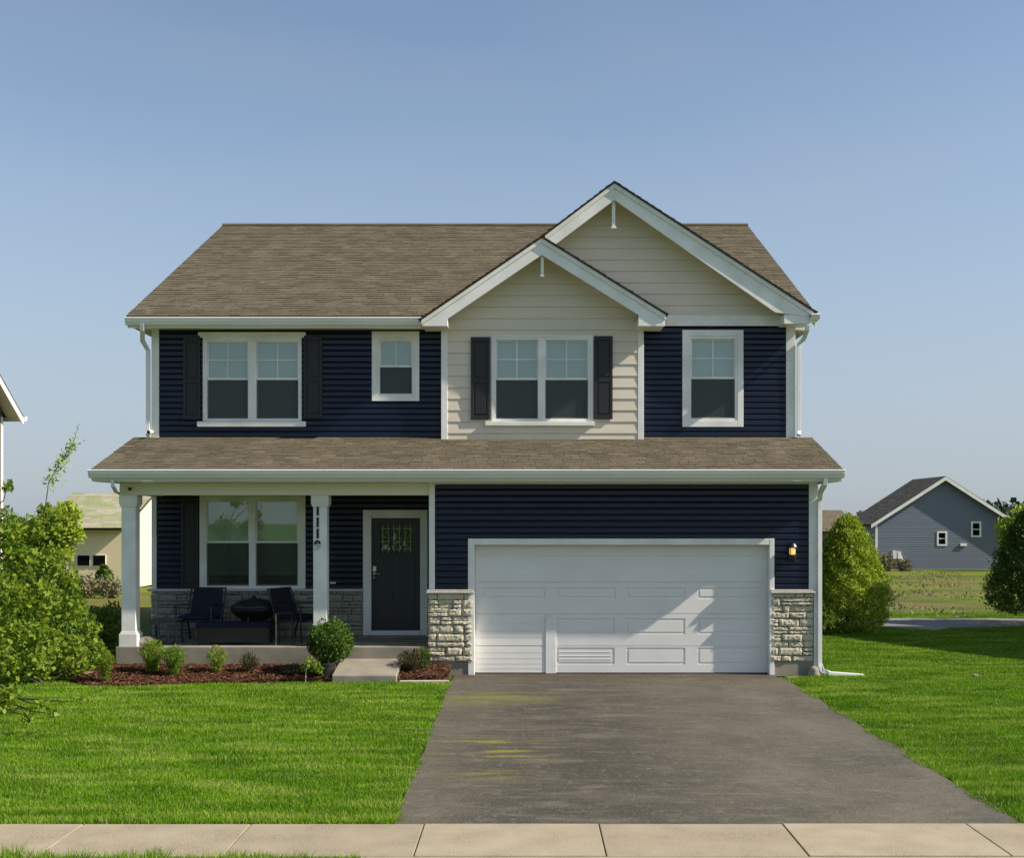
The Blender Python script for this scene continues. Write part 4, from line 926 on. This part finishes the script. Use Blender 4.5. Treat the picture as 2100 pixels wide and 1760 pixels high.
feather('feathery_plant', 'bright feathery plant, left one of the touching pair before the porch', XU(313, 19.5), -.5, .60, .20, 2600, M['leaf'])
feather('feathery_plant', 'feathery plant, right one of the touching pair before the porch', XU(357, 19.3), -.7, .52, .18, 2300, M['leafs'])
feather('feathery_plant', 'slim upright feathery plant at the left end of the mulch bed', XU(217, 18.9), -1.1, .50, .13, 1500, M['leaf'])
feather('leafy_plant', 'small bright green leafy plant alone in the middle of the bed', XU(445, 19.5), -.5, .50, .17, 900, M['leaf'])
feather('dry_plant', 'small brown dried plant against the porch slab', XU(512, 19.5), -.5, .38, .15, 800, M['leafr'])
feather('dry_plant', 'low brownish mound of foliage left of the topiary', XU(605, 19.4), -.6, .20, .22, 900, M['leafr'])
t = feather('shrub', 'grey-brown shrub between the steps and the left stone pier', XU(846, 19.6), -.4, .42, .25, 1900, M['leafr'])
feather('shrub', 'small dark shrub touching the left stone pier', XU(868, 19.75), -.24, .46, .13, 1100, M['leafd'])
# young staked plant
t = thing('staked_plant', 'small yellow-green plant on a pale stick beside the topiary', 'plant', (XU(632, 19.0), -1.0, .02))
leafcloud('foliage', lobes(260, [(.0, 0, .30), (.12, 0, .24), (-.08, .05, .22), (.17, .05, .17)], [.07, .09, .06, .06], .2), .06, M['leaf'], t)
mb = MB(); mb.tube([(-.04, -.02, 0), (-.03, -.02, .16), (.01, -.02, .34)], .008, 6); mb.build('stick', M['cap'], t)
# topiary ball
t = thing('topiary_bush', 'round clipped green topiary ball in front of the second post', 'shrub', (XU(678, 19.45), -.55, .02))
P = lobes(7500, [(0, 0, .58)], [.33], .78); P += .03*np.sin(P[:, [1, 2, 0]]*17); P = np.concatenate([P, lobes(380, [(0, 0, .60)], [.39], .82)]); leafcloud('crown', P, .042, M['leaft'], t, aspect=.6)
P = lobes(1500, [(-.22, -.02, .52), (-.2, 0, .66)], [.15, .11], .3); leafcloud('old_growth', P, .045, M['leafr'], t)
mb = MB(); mb.tube([(.04, 0, 0), (.06, 0, .2), (.02, 0, .5)], [.035, .03, .025], 8); mb.tube([(-.05, .03, 0), (-.04, 0, .2), (0, 0, .45)], [.03, .022, .02], 8)
branchset(mb, (0, 0, .35), [(.2*math.cos(k), .2*math.sin(k), .55+.05*k) for k in range(6)], .015, .04); mb.build('trunk', M['bark'], t)
t = thing('plant_pot', 'black plastic plant pot under the topiary ball', 'pot', (XU(664, 19.2), -.75, .02))
mb = MB(); mb.lathe(0, 0, [(.11, 0), (.15, .24), (.165, .245), (.165, .28), (.145, .28), (.14, .22), (.0, .22)], 20); mb.build('pot_body', M['black'], t)
# boulders
def boulder(lab, x, y, z, sx, sy, sz, k):
    bm = bmesh.new(); bmesh.ops.create_icosphere(bm, subdivisions=3, radius=1); rr = random.Random(k)
    for v in bm.verts:
        c = v.co; f = 1+.14*math.sin(c.x*3+k)+.12*math.sin(c.y*4+k*2)+.10*math.sin(c.z*5+k*3)+rr.uniform(-.03, .03); v.co = Vector((c.x*sx*f, c.y*sy*f, c.z*sz*f))
    me = bpy.data.meshes.new('rock'); bm.to_mesh(me); bm.free(); me.materials.append(M['rock']); o = bpy.data.objects.new('rock', me); scene.collection.objects.link(o); o.location = (x, y, z); tag(o, lab, 'rock'); return o
boulder('small rough rock at the foot of the right downspout', XU(1668, 19.85), -.16, .05, .10, .08, .09, 1)
boulder('pale flat rock beside the mulch bed under the shrub', XU(180, 19.3), -.5, .05, .22, .12, .08, 2)
boulder('tan rock on the porch edge beside the left post', XU(300, 20.2), .2, ZSL+.06, .14, .1, .10, 5)
boulder('tiny pale pebble alone on the right lawn', XU(2000, 19.6), -.4, .04, .04, .03, .03, 4)
mb = MB(); mb.prismz([(XU(1590, 19.8), -.30), (XU(1640, 19.8), -.26), (XU(1620, 19.6), -.42), (4.22, -.6), (4.2, -.28)], -.05, .016); tag(mb.build('bare_soil', M['patch']), 'bare tan soil patch where the driveway meets the pier', 'soil', kind='structure')

# ------------------------------------------------------------------ foreground young tree and side shrubs (left)
t = thing('young_tree', 'leafy young tree with loose bright leaves at the left picture edge', 'tree', (-6.95, -4.6, 0))
mb = MB(); trunk = [(0, 0, -.1), (.05, .02, .8), (.0, .05, 1.6), (.1, 0, 2.5)]; mb.tube(trunk, [.055, .045, .035, .018], 10)
tips, cen, rad_ = [], [], []
def addc(u, v, d, r, n=1):   # clump given by where it grows: metres from tree base
    x, z, y = XU(u, d)+6.95, ZV(v, d), d-20+4.6
    cen.append((x, y, z)); rad_.append(r); tips.append((x, y, z))
for (u, v, d, r) in [(20, 1100, 15.3, .20), (70, 1085, 15.5, .17), (95, 1050, 15.6, .12), (115, 1090, 15.7, .12), (40, 1150, 15.2, .22), (100, 1150, 15.5, .22), (140, 1190, 15.8, .17), (20, 1220, 15.0, .25), (80, 1230, 15.3, .26),
                     (145, 1250, 15.8, .2), (185, 1290, 16, .15), (20, 1300, 15, .25), (90, 1310, 15.2, .25), (150, 1330, 15.8, .19), (200, 1330, 16.2, .13), (30, 1380, 15, .23), (80, 1370, 15, .18), (5, 1440, 14.8, .15), (-30, 1000, 15.2, .16), (15, 998, 15.1, .08), (-60, 1100, 15.3, .3), (-60, 1250, 15.1, .3), (-60, 1380, 15, .25),
                     (60, 1470, 14.4, .06), (110, 1465, 14.4, .07), (165, 1440, 14.5, .05), (20, 1420, 14.6, .09), (85, 1445, 14.4, .05)]: addc(u, v, d, r)
P = lobes(6800, cen, [q*1.0 for q in rad_], .10); leafcloud('crown', P, .072, M['leaf'], t, up=.1, aspect=.7)
for q, tp in enumerate(tips):
    zb_ = min(max(tp[2]-.5, .25), 2.3); branchset(mb, (0.03, .02, zb_), [tp], .016, .10)
# high sprig
sp = [(XU(88, 15.5)+6.95, .1, ZV(1075, 15.5)), (XU(100, 15.5)+6.95, .1, ZV(990, 15.5)), (XU(122, 15.5)+6.95, .1, ZV(950, 15.5)), (XU(150, 15.5)+6.95, .1, ZV(910, 15.5)), (XU(162, 15.5)+6.95, .1, ZV(868, 15.5))]
mb.tube(sp, [.006, .006, .005, .004, .002], 5); mb.build('trunk', M['bark'], t)
P = []
for i in range(330):
    k = random.uniform(.9, 3.0); a = int(k); f = k-a; b = [sp[a][j]*(1-f)+sp[min(a+1, 4)][j]*f for j in range(3)]; s = .055 if k < 2 else .035; P.append([b[0]+random.gauss(0, s), b[1]+random.gauss(0, s), b[2]+random.gauss(0, s)])
for i in range(10): k = i/9; P.append([sp[3][j]*(1-k)+sp[4][j]*k for j in range(3)])
leafcloud('sprig_leaves', np.array(P), .05, M['leafy'], t, up=.2, aspect=.4)
def looseshrub(lab, x, y, cl, n, size, m, name='shrub'):
    t = thing(name, lab, 'shrub', (x, y, gz(x, y)))
    leafcloud('crown', lobes(n, [c[:3] for c in cl], [c[3] for c in cl], .3), size, m, t, aspect=.6)
    mb = MB(); branchset(mb, (0, 0, -.05), [c[:3] for c in cl], .018, .1); mb.build('branches', M['bark'], t); return t
looseshrub('broad bushy green shrub between the young tree and the left porch post', -7.75, -.3, [(-.6, 0, .5, .4), (0, 0, .5, .45), (.5, .1, .45, .32), (-.3, 0, 1.0, .42), (.3, .1, .85, .36), (-.8, .2, 1.1, .4), (.65, 0, .2, .22), (.25, .2, 1.2, .25), (-.3, .2, 1.5, .3), (-.9, .1, 1.6, .3)], 12000, .065, M['leafs'])
looseshrub('narrow green shrub tucked behind the left porch post', -7.35, .75, [(0, 0, .35, .32), (.18, 0, .65, .28), (-.2, .1, .8, .3), (.2, .1, .95, .2), (-.35, 0, .45, .3)], 4200, .06, M['leafs'])
looseshrub('low leafy shrub at the left end of the mulch bed', -7.55, -1.05, [(-.5, 0, .25, .28), (-.1, .1, .35, .28), (.35, .25, .28, .24), (-.8, 0, .4, .3), (-.9, 0, .9, .3)], 5200, .07, M['leaf'])
t = looseshrub('tall thin shrub with white blossoms behind the young tree', -9.0, 1.5, [(0, 0, 2.0, .35), (.4, 0, 1.6, .35), (.1, 0, 1.4, .4), (.7, .1, 1.2, .3), (.5, 0, 2.3, .28), (-.3, 0, 2.5, .3)], 5000, .075, M['leafs'])
leafcloud('blossom', lobes(420, [(.3, -.2, 1.7), (.6, -.2, 1.9), (.8, -.2, 1.4)], [.25, .2, .2], .2), .05, M['blossom'], t, aspect=.9)
looseshrub('dusty olive shrub against the tan house', XU(128, 38), 18, [(-.5, 0, 2.3, .5), (.1, 0, 2.75, .5), (-.9, 0, 1.9, .6), (.35, 0, 2.2, .35), (-.1, 0, 1.7, .5)], 4200, .13, M['leafy'])
conebush('dwarf_conifer', 'small dark upright conifer at the foot of the tan house', 'shrub', XU(213, 45), 25, 1.0, .38, 1500, .12, M['leafd'], 31)
looseshrub('low dusty pink ground shrub in front of the tan house', XU(175, 42), 22, [(-.8, 0, .3, .5), (0, 0, .35, .45), (.9, 0, .3, .4)], 1500, .14, M['leafp'])

# ------------------------------------------------------------------ porch furniture
def chair(lab, x, y, rz, group=None):
    t = thing('patio_chair', lab, 'chair', (x, y, ZSL), rz, 'patio chairs on the porch')
    w = .31
    mb = MB(); mb.slab([(-w+.03, .26, .42), (w-.03, .26, .42), (w-.05, .42, .89), (-w+.05, .42, .89)], (0, .02, .004)); mb.build('backrest', M['sling'], t)
    mb = MB(); mb.box(-w+.02, w-.02, -.28, .26, .39, .46); mb.build('seat_cushion', M['navycloth'], t, bevel=.03)
    for s in (-1, 1):
        mb = MB(); xx = s*w; mb.tube([(xx, -.30, 0), (xx, -.28, .62)], .016, 8); mb.build('leg', M['black'], t)
        mb = MB(); mb.tube([(xx, .36, 0), (xx, .25, .40), (xx, .44, .90)], .016, 8); mb.build('leg', M['black'], t)
        mb = MB(); mb.tube([(xx, -.32, .62), (xx, .0, .64), (xx, .34, .62)], [.028, .028, .024], 8, flat=.5); mb.build('armrest', M['black'], t)
    mb = MB(); mb.tube([(-w, -.28, .38), (w, -.28, .38)], .014, 8); mb.tube([(-w, .26, .38), (w, .26, .38)], .014, 8); mb.tube([(-w, .44, .90), (w, .44, .90)], .014, 8); mb.tube([(-w, -.28, .38), (-w, .26, .38)], .014, 8); mb.tube([(w, -.28, .38), (w, .26, .38)], .014, 8); mb.build('seat_frame', M['black'], t)
    return t
chair('dark metal patio chair with navy back under the left part of the porch window', XU(414, 21.0), .85, R(-6))
chair('dark patio chair turned sideways, mostly hidden behind the second porch post', XU(612, 20.9), .95, R(62))
t = thing('ottoman', 'long low dark porch bench with navy cushion between the chairs', 'bench', (XU(487, 20.6), .45, ZSL))
mb = MB(); mb.box(-.62, .62, -.22, .22, .29, .37); mb.build('cushion', M['navycloth'], t, bevel=.03)
mb = MB(); mb.box(-.60, .60, -.20, .20, .24, .29); mb.box(-.58, .58, -.19, -.16, .04, .24); mb.build('frame', M['black'], t)
for sx in (-.57, .57):
    for sy in (-.18, .18): mb = MB(); mb.box(sx-.02, sx+.02, sy-.02, sy+.02, 0, .24); mb.build('leg', M['black'], t)
t = thing('fire_pit', 'black covered fire pit bowl behind the bench in the porch', 'fire pit', (XU(520, 21.0), 1.05, ZSL))
mb = MB(); mb.lathe(0, 0, [(.18, .34), (.36, .46), (.40, .54), (.41, .56)], 24); mb.build('bowl', M['black'], t, smooth=True)
mb = MB(); mb.lathe(0, 0, [(.41, .565), (.38, .62), (.24, .70), (.05, .735), (.02, .78), (.0, .79)], 24); mb.build('lid', M['black'], t, smooth=True)
for k in range(3): a = k*2.1+.4; mb = MB(); mb.tube([(.3*math.cos(a), .3*math.sin(a), .44), (.36*math.cos(a), .36*math.sin(a), 0)], .016, 8); mb.build('leg', M['black'], t)
t = thing('side_table', 'weathered slatted side table at the left end of the porch', 'table', (XU(343, 20.55), .5, ZSL))
mb = MB()
for k in range(6): mb.box(-.25, .25, -.2+.068*k, -.145+.068*k, .40, .42)
mb.build('tabletop', M['weather'], t, bevel=.004)
mb = MB(); mb.box(-.23, .23, -.18, -.16, .34, .40); mb.box(-.23, .23, .16, .18, .34, .40); mb.box(-.2, .2, -.15, .15, .10, .12); mb.build('apron', M['weather'], t)
for sx in (-.22, -.08, .08, .22):
    mb = MB(); mb.box(sx-.018, sx+.018, -.18, -.145, 0, .34); mb.build('leg', M['weather'], t)
for sx in (-.22, .22): mb = MB(); mb.box(sx-.018, sx+.018, .145, .18, 0, .34); mb.build('leg', M['weather'], t)
t = thing('side_table', 'thin framed black side table left of the half hidden chair', 'table', (XU(590, 20.5), .3, ZSL))
mb = MB(); mb.box(-.14, .14, -.14, .14, .53, .545); mb.build('tabletop', M['black'], t)
for sx in (-1, 1):
    for sy in (-1, 1): mb = MB(); mb.tube([(sx*.13, sy*.13, 0), (sx*.13, sy*.13, .53)], .009, 8); mb.build('leg', M['steel'] if (sx, sy) == (-1, -1) else M['black'], t)

# ------------------------------------------------------------------ neighbouring houses
# grey-blue house far right
Dg = 85; zg = gz(0, 65); t = thing('neighbour_house', 'grey-blue house with dark roof standing alone across the meadow', 'house', (XU(1937, Dg), 65, zg))
wx0, wx1 = XU(1796, Dg)-XU(1937, Dg), XU(2095, Dg)-XU(1937, Dg); ph = ZV(977, Dg)-zg; eh = ZV(1067, Dg)-zg
pkx = XU(1935, Dg)-XU(1937, Dg); sl_ = (ph-eh)/(pkx-wx0); ehr = ph-sl_*(wx1-pkx)
holes_ = [(XU(a, Dg)-XU(1937, Dg), XU(b, Dg)-XU(1937, Dg), ZV(d_, Dg)-zg, ZV(c_, Dg)-zg) for a, b, c_, d_ in ((1921, 1942, 1090, 1120), (1991, 2012, 1070, 1102))]
mb = MB(); lap(mb, wx0, wx1, 0, ph-.05, .16, .018, fr(0), holes_, left=lambda z: pkx-(ph-.1-z)/sl_, right=lambda z: pkx+(ph-.1-z)/sl_); mb.build('wall', M['graysiding'], t)
mb = MB(); lap(mb, 0, 6.5, 0, eh-.1, .16, .018, lf(wx0)); mb.build('wall', M['graysiding'], t)
mb = MB(); lap(mb, 0, 6.5, 0, ehr-.1, .16, .018, rt(wx1)); mb.build('wall', M['graysiding'], t)
for sgn, xe_, ez_ in ((1, wx0-.45, eh-.45*sl_), (-1, wx1+.45, ehr-.45*sl_)):
    kk = math.sqrt(1+sl_**2); Ls = abs(pkx-xe_)*kk
    shingles('roof', (xe_, -.45, ez_), (0, 1, 0), (sgn, 0, sl_), 7.2, Ls, M['shingle2'], t, e=.3, tabw=(.4, .9), thick=.12)
    mb = MB(); mb.prism([(xe_, ez_-.03), (pkx, ph-.03+.0), (pkx, ph-.30), (xe_, ez_-.28)], -.46, -.42); mb.build('rake_board', M['white'], t)
mb = MB(); mb.box(wx0-.02, wx0+.12, -.03, .1, 0, eh-.1); mb.build('corner_board', M['white'], t)
for h_ in holes_:
    a, b, c_, d_ = h_; mb = MB(); mb.box(a, a+.12, -.05, .05, c_, d_); mb.box(b-.12, b, -.05, .05, c_, d_); mb.box(a+.12, b-.12, -.049, .05, c_, c_+.12); mb.box(a+.12, b-.12, -.049, .05, d_-.12, d_)
    mb.box(a+.12, b-.12, -.01, .04, (c_+d_)/2-.03, (c_+d_)/2+.03); f = mb.build('window', M['white'], t)
    g = MB(); g.box(a+.1, b-.1, .01, .02, c_+.1, d_-.1); g.build('pane', M['dark'], f); g = MB(); g.box(a, b, .1, .12, c_, d_); g.build('room', M['dark'], f)
mb = MB(); q = XU(1975, Dg)-XU(1937, Dg); qz = ZV(1118, Dg)-zg; mb.box(q-.22, q+.22, -.12, 0, qz-.08, qz+.1); mb.build('vent', M['white'], t)
mb = MB(); q = XU(1838, Dg)-XU(1937, Dg); qz = ZV(1139, Dg)-zg; mb.box(q-.3, q-.03, -.2, 0, qz-.25, qz+.3); mb.box(q+.05, q+.28, -.2, 0, qz-.25, qz+.25); mb.tube([(q+.3, -.05, qz), (q+.5, -.05, qz-.6)], .03, 6); mb.build('meter_box', M['white'], t)
# brown roofed house further back
Dh = 115; zh = -.95; X0 = XU(1600, Dh); t = thing('neighbour_house', 'low brown roofed house partly hidden behind the shrubs at right', 'house', (X0, Dh-20, zh))
w_ = XU(1752, Dh)-X0; e2 = ZV(1090, Dh)-zh; r2 = ZV(1046, Dh)-zh
mb = MB(); mb.box(.3, w_-.3, 0, 9, 0, e2); mb.build('wall', mat('grey_siding', (.16, .16, .165), .7, .2), t)
shingles('roof', (0, -.5, e2), (1, 0, 0), (0, 1, (r2-e2)/5), w_, math.sqrt(25+(r2-e2)**2), M['shingle'], t, e=.3, tabw=(.5, 1), thick=.15)
shingles('roof', (w_, 9.5, e2), (-1, 0, 0), (0, -1, (r2-e2)/5), w_, math.sqrt(25+(r2-e2)**2), M['shingle'], t, e=.3, tabw=(.5, 1), thick=.15)
mb = MB(); mb.prismx([(0, e2), (4.5, r2-.1), (9, e2)], .3, w_-.3); mb.build('gable_wall', M['graysiding'], t)
mb = MB(); mb.box(w_-2.6, w_-1.6, -.05, .02, 1.0, 2.3); f = mb.build('window', M['white'], t); g = MB(); g.box(w_-2.5, w_-1.7, -.055, -.05, 1.1, 2.2); g.build('pane', M['dark'], f)
# tan house on the left
Dt = 50; zt_ = gz(0, 30); X0 = XU(100, Dt); t = thing('neighbour_house', 'tan house with mottled low roof seen behind the left porch post', 'house', (X0, 30, zt_))
a1, a2, a3 = 0, XU(262, Dt)-X0, XU(420, Dt)-X0; e3 = ZV(1083, Dt)-zt_; r3 = ZV(1008, Dt)-zt_; top3 = ZV(1002, Dt)-zt_
mb = MB(); mb.prismx([(0, 0), (0, e3), (3.6, r3-.16), (7.2, e3), (7.2, 0)], a1, a2); mb.build('wall', M['tan'], t)
mb = MB(); mb.box(a2-.6, a3, 5.5, 10, 0, top3+.25); mb.build('wall', M['tan'], t)
M['mottled'] = mat('mottled_shingle', (.30, .28, .20), .9, .1, rcol=(.42, .37, .29), var=(.26, .30, .13), scale=1.2, lo=.45, hi=.6)
shingles('roof', (a1-.4, -.4, e3), (1, 0, 0), (0, 1, (r3-e3)/4), a2-a1+.4, math.sqrt(16+(r3-e3)**2), M['mottled'], t, e=.25, tabw=(.3, .8), thick=.1)
shingles('roof', (a2, 7.6, e3), (-1, 0, 0), (0, -1, (r3-e3)/4), a2-a1+.4, math.sqrt(16+(r3-e3)**2), M['mottled'], t, e=.25, tabw=(.3, .8), thick=.1)
shingles('roof', (a2-.9, 5.2, top3+.25), (1, 0, 0), (0, 1, .12), a3-a2+1.1, 5, M['mottled'], t, e=.4, tabw=(.5, 1), thick=.1)
for u in (172, 204):
    q = XU(u, Dt)-X0; qz = ZV(1150, Dt)-zt_; mb = MB(); mb.box(q-.27, q+.27, -.04, .02, qz-.23, qz+.23); f = mb.build('window', M['white'], t); g = MB(); g.box(q-.25, q+.25, -.05, -.04, qz-.21, qz+.21); g.build('pane', M['dark'], f)
q = XU(292, Dt)-X0
# near left neighbour: only its rear corner shows at the picture edge
Dn = 37; t = thing('neighbour_house', 'brown house with steep white rake cut off by the left picture edge', 'house', (-16.06, 3, 0))
er = ZV(838, Dn)+.05

mb = MB(); lap(mb, 0, 14, 0, er+4.6, .15, .016, rt(0), left=lambda z: max(0, (z-er+.1)/.66), right=lambda z: min(14, 14-(z-er+.1)/.66)); mb.box(-11, -.02, 0, 14, 0, er); mb.build('wall', M['brownwall'], t)
for sgn, y0 in ((1, -.4), (-1, 14.4)):
    kk = math.sqrt(1+.66**2)
    shingles('roof', (-11 if sgn > 0 else .5, y0, er-.25), (1 if sgn > 0 else -1, 0, 0), (0, sgn, .66), 11.5, 7.4*kk, M['shingle2'], t, thick=.05, tabw=(.3, .9), e=.3)
mb = MB(); mb.prismx([(-.4, er-.3), (7, er-.3+7.4*.66), (14.4, er-.3), (14.4, er-.52), (7, er-.55+7.4*.66), (-.4, er-.52)], .47, .50); mb.build('rake_board', M['white'], t)
mb = MB(); mb.prismx([(-.4, er-.32), (7, er-.32+7.4*.66), (14.4, er-.32), (14.4, er-.34), (7, er-.34+7.4*.66), (-.4, er-.34)], .0, .47); mb.build('soffit', M['soffit'], t)
mb = MB(); mb.box(-.1, .03, 13.9, 14.03, 0, er-.3); mb.build('corner_board', M['white'], t)
mb = MB(); mb.prismx([(14.4, er-.27), (14.55, er-.25), (14.52, er-.36), (14.4, er-.42)], -11, .56); mb.build('gutter', M['gutter'], t)
# right neighbour outside the frame: casts the long shadow over the right lawn
t = thing('neighbour_house', 'house beyond the right picture edge whose shadow lies on the lawn', 'house', (18, -1.6, 0))
prof = [(0, 0), (0, 6.0), (6.4, 9.0), (8.4, 8.0), (8.4, 0)]
mb = MB(); mb.prismx(prof, 0, 11); mb.build('wall', M['graysiding'], t)
mb = MB(); mb.slab([(-.3, -.4, 5.9), (11, -.4, 5.9), (11, 6.4, 9.1), (-.3, 6.4, 9.1)], (0, 0, .08)); mb.slab([(-.3, 6.4, 9.1), (11, 6.4, 9.1), (11, 8.6, 8.0), (-.3, 8.6, 8.0)], (0, 0, .08)); mb.build('roof', M['shingle2'], t)

# distant wood on the horizon
n = 26000; px = rng.uniform(-420, 420, n); py = rng.uniform(330, 370, n); hgt = 4.2+2.4*np.sin(px*.05)+1.6*np.sin(px*.13+1)+.9*np.sin(px*.4)
P = np.stack([px, py, -.95+np.abs(hgt)*rng.random(n)**.6], 1); tag(leafcloud('woodland', P, 2.2, M['farleaf'], None, aspect=.8), 'far dark treeline on the horizon', 'woodland', kind='stuff')
# shrubby growth by the meadow
looseshrub('yellowish shrub beside the grey-blue house at the right edge', XU(2090, 80), 60, [(-.5, 0, 2.5, 1.1), (.5, 0, 3.4, 1.0), (1.5, 0, 2.8, 1.2), (0, 0, 1.2, 1.0)], 3000, .3, M['leafy'])
looseshrub('scrubby weeds at the left foot of the grey-blue house', XU(1815, 80), 60, [(-1.2, 0, .3, .6), (0, 0, .5, .7), (1.3, 0, .3, .5)], 1600, .22, M['leafp'])

# meadow weeds behind the path
n = 26000; px = rng.uniform(3, 30, n); py = rng.uniform(11.5, 52, n)
w_ = np.sin(px*.9+py*.35)+np.sin(px*.37-py*.8+2)+.8*np.sin(px*2.3+py*1.1)
k = (w_ > 1.15); px, py, w_ = px[k], py[k], w_[k]; zz = np.where(py < 13, 0, -0.95*(py-13)/52)
P = np.stack([px, py, zz+rng.random(len(px))*.07*w_], 1)
tag(leafcloud('meadow_weeds', P, .15, M['leafp'], None, up=1.0, aspect=.35), 'ragged olive weeds scattered over the meadow behind the gravel path', 'weeds', kind='stuff')

for o in bpy.data.objects:
    if o.name.startswith('neighbour_house') and o.parent is None: o['group'] = 'neighbouring houses around the navy house'
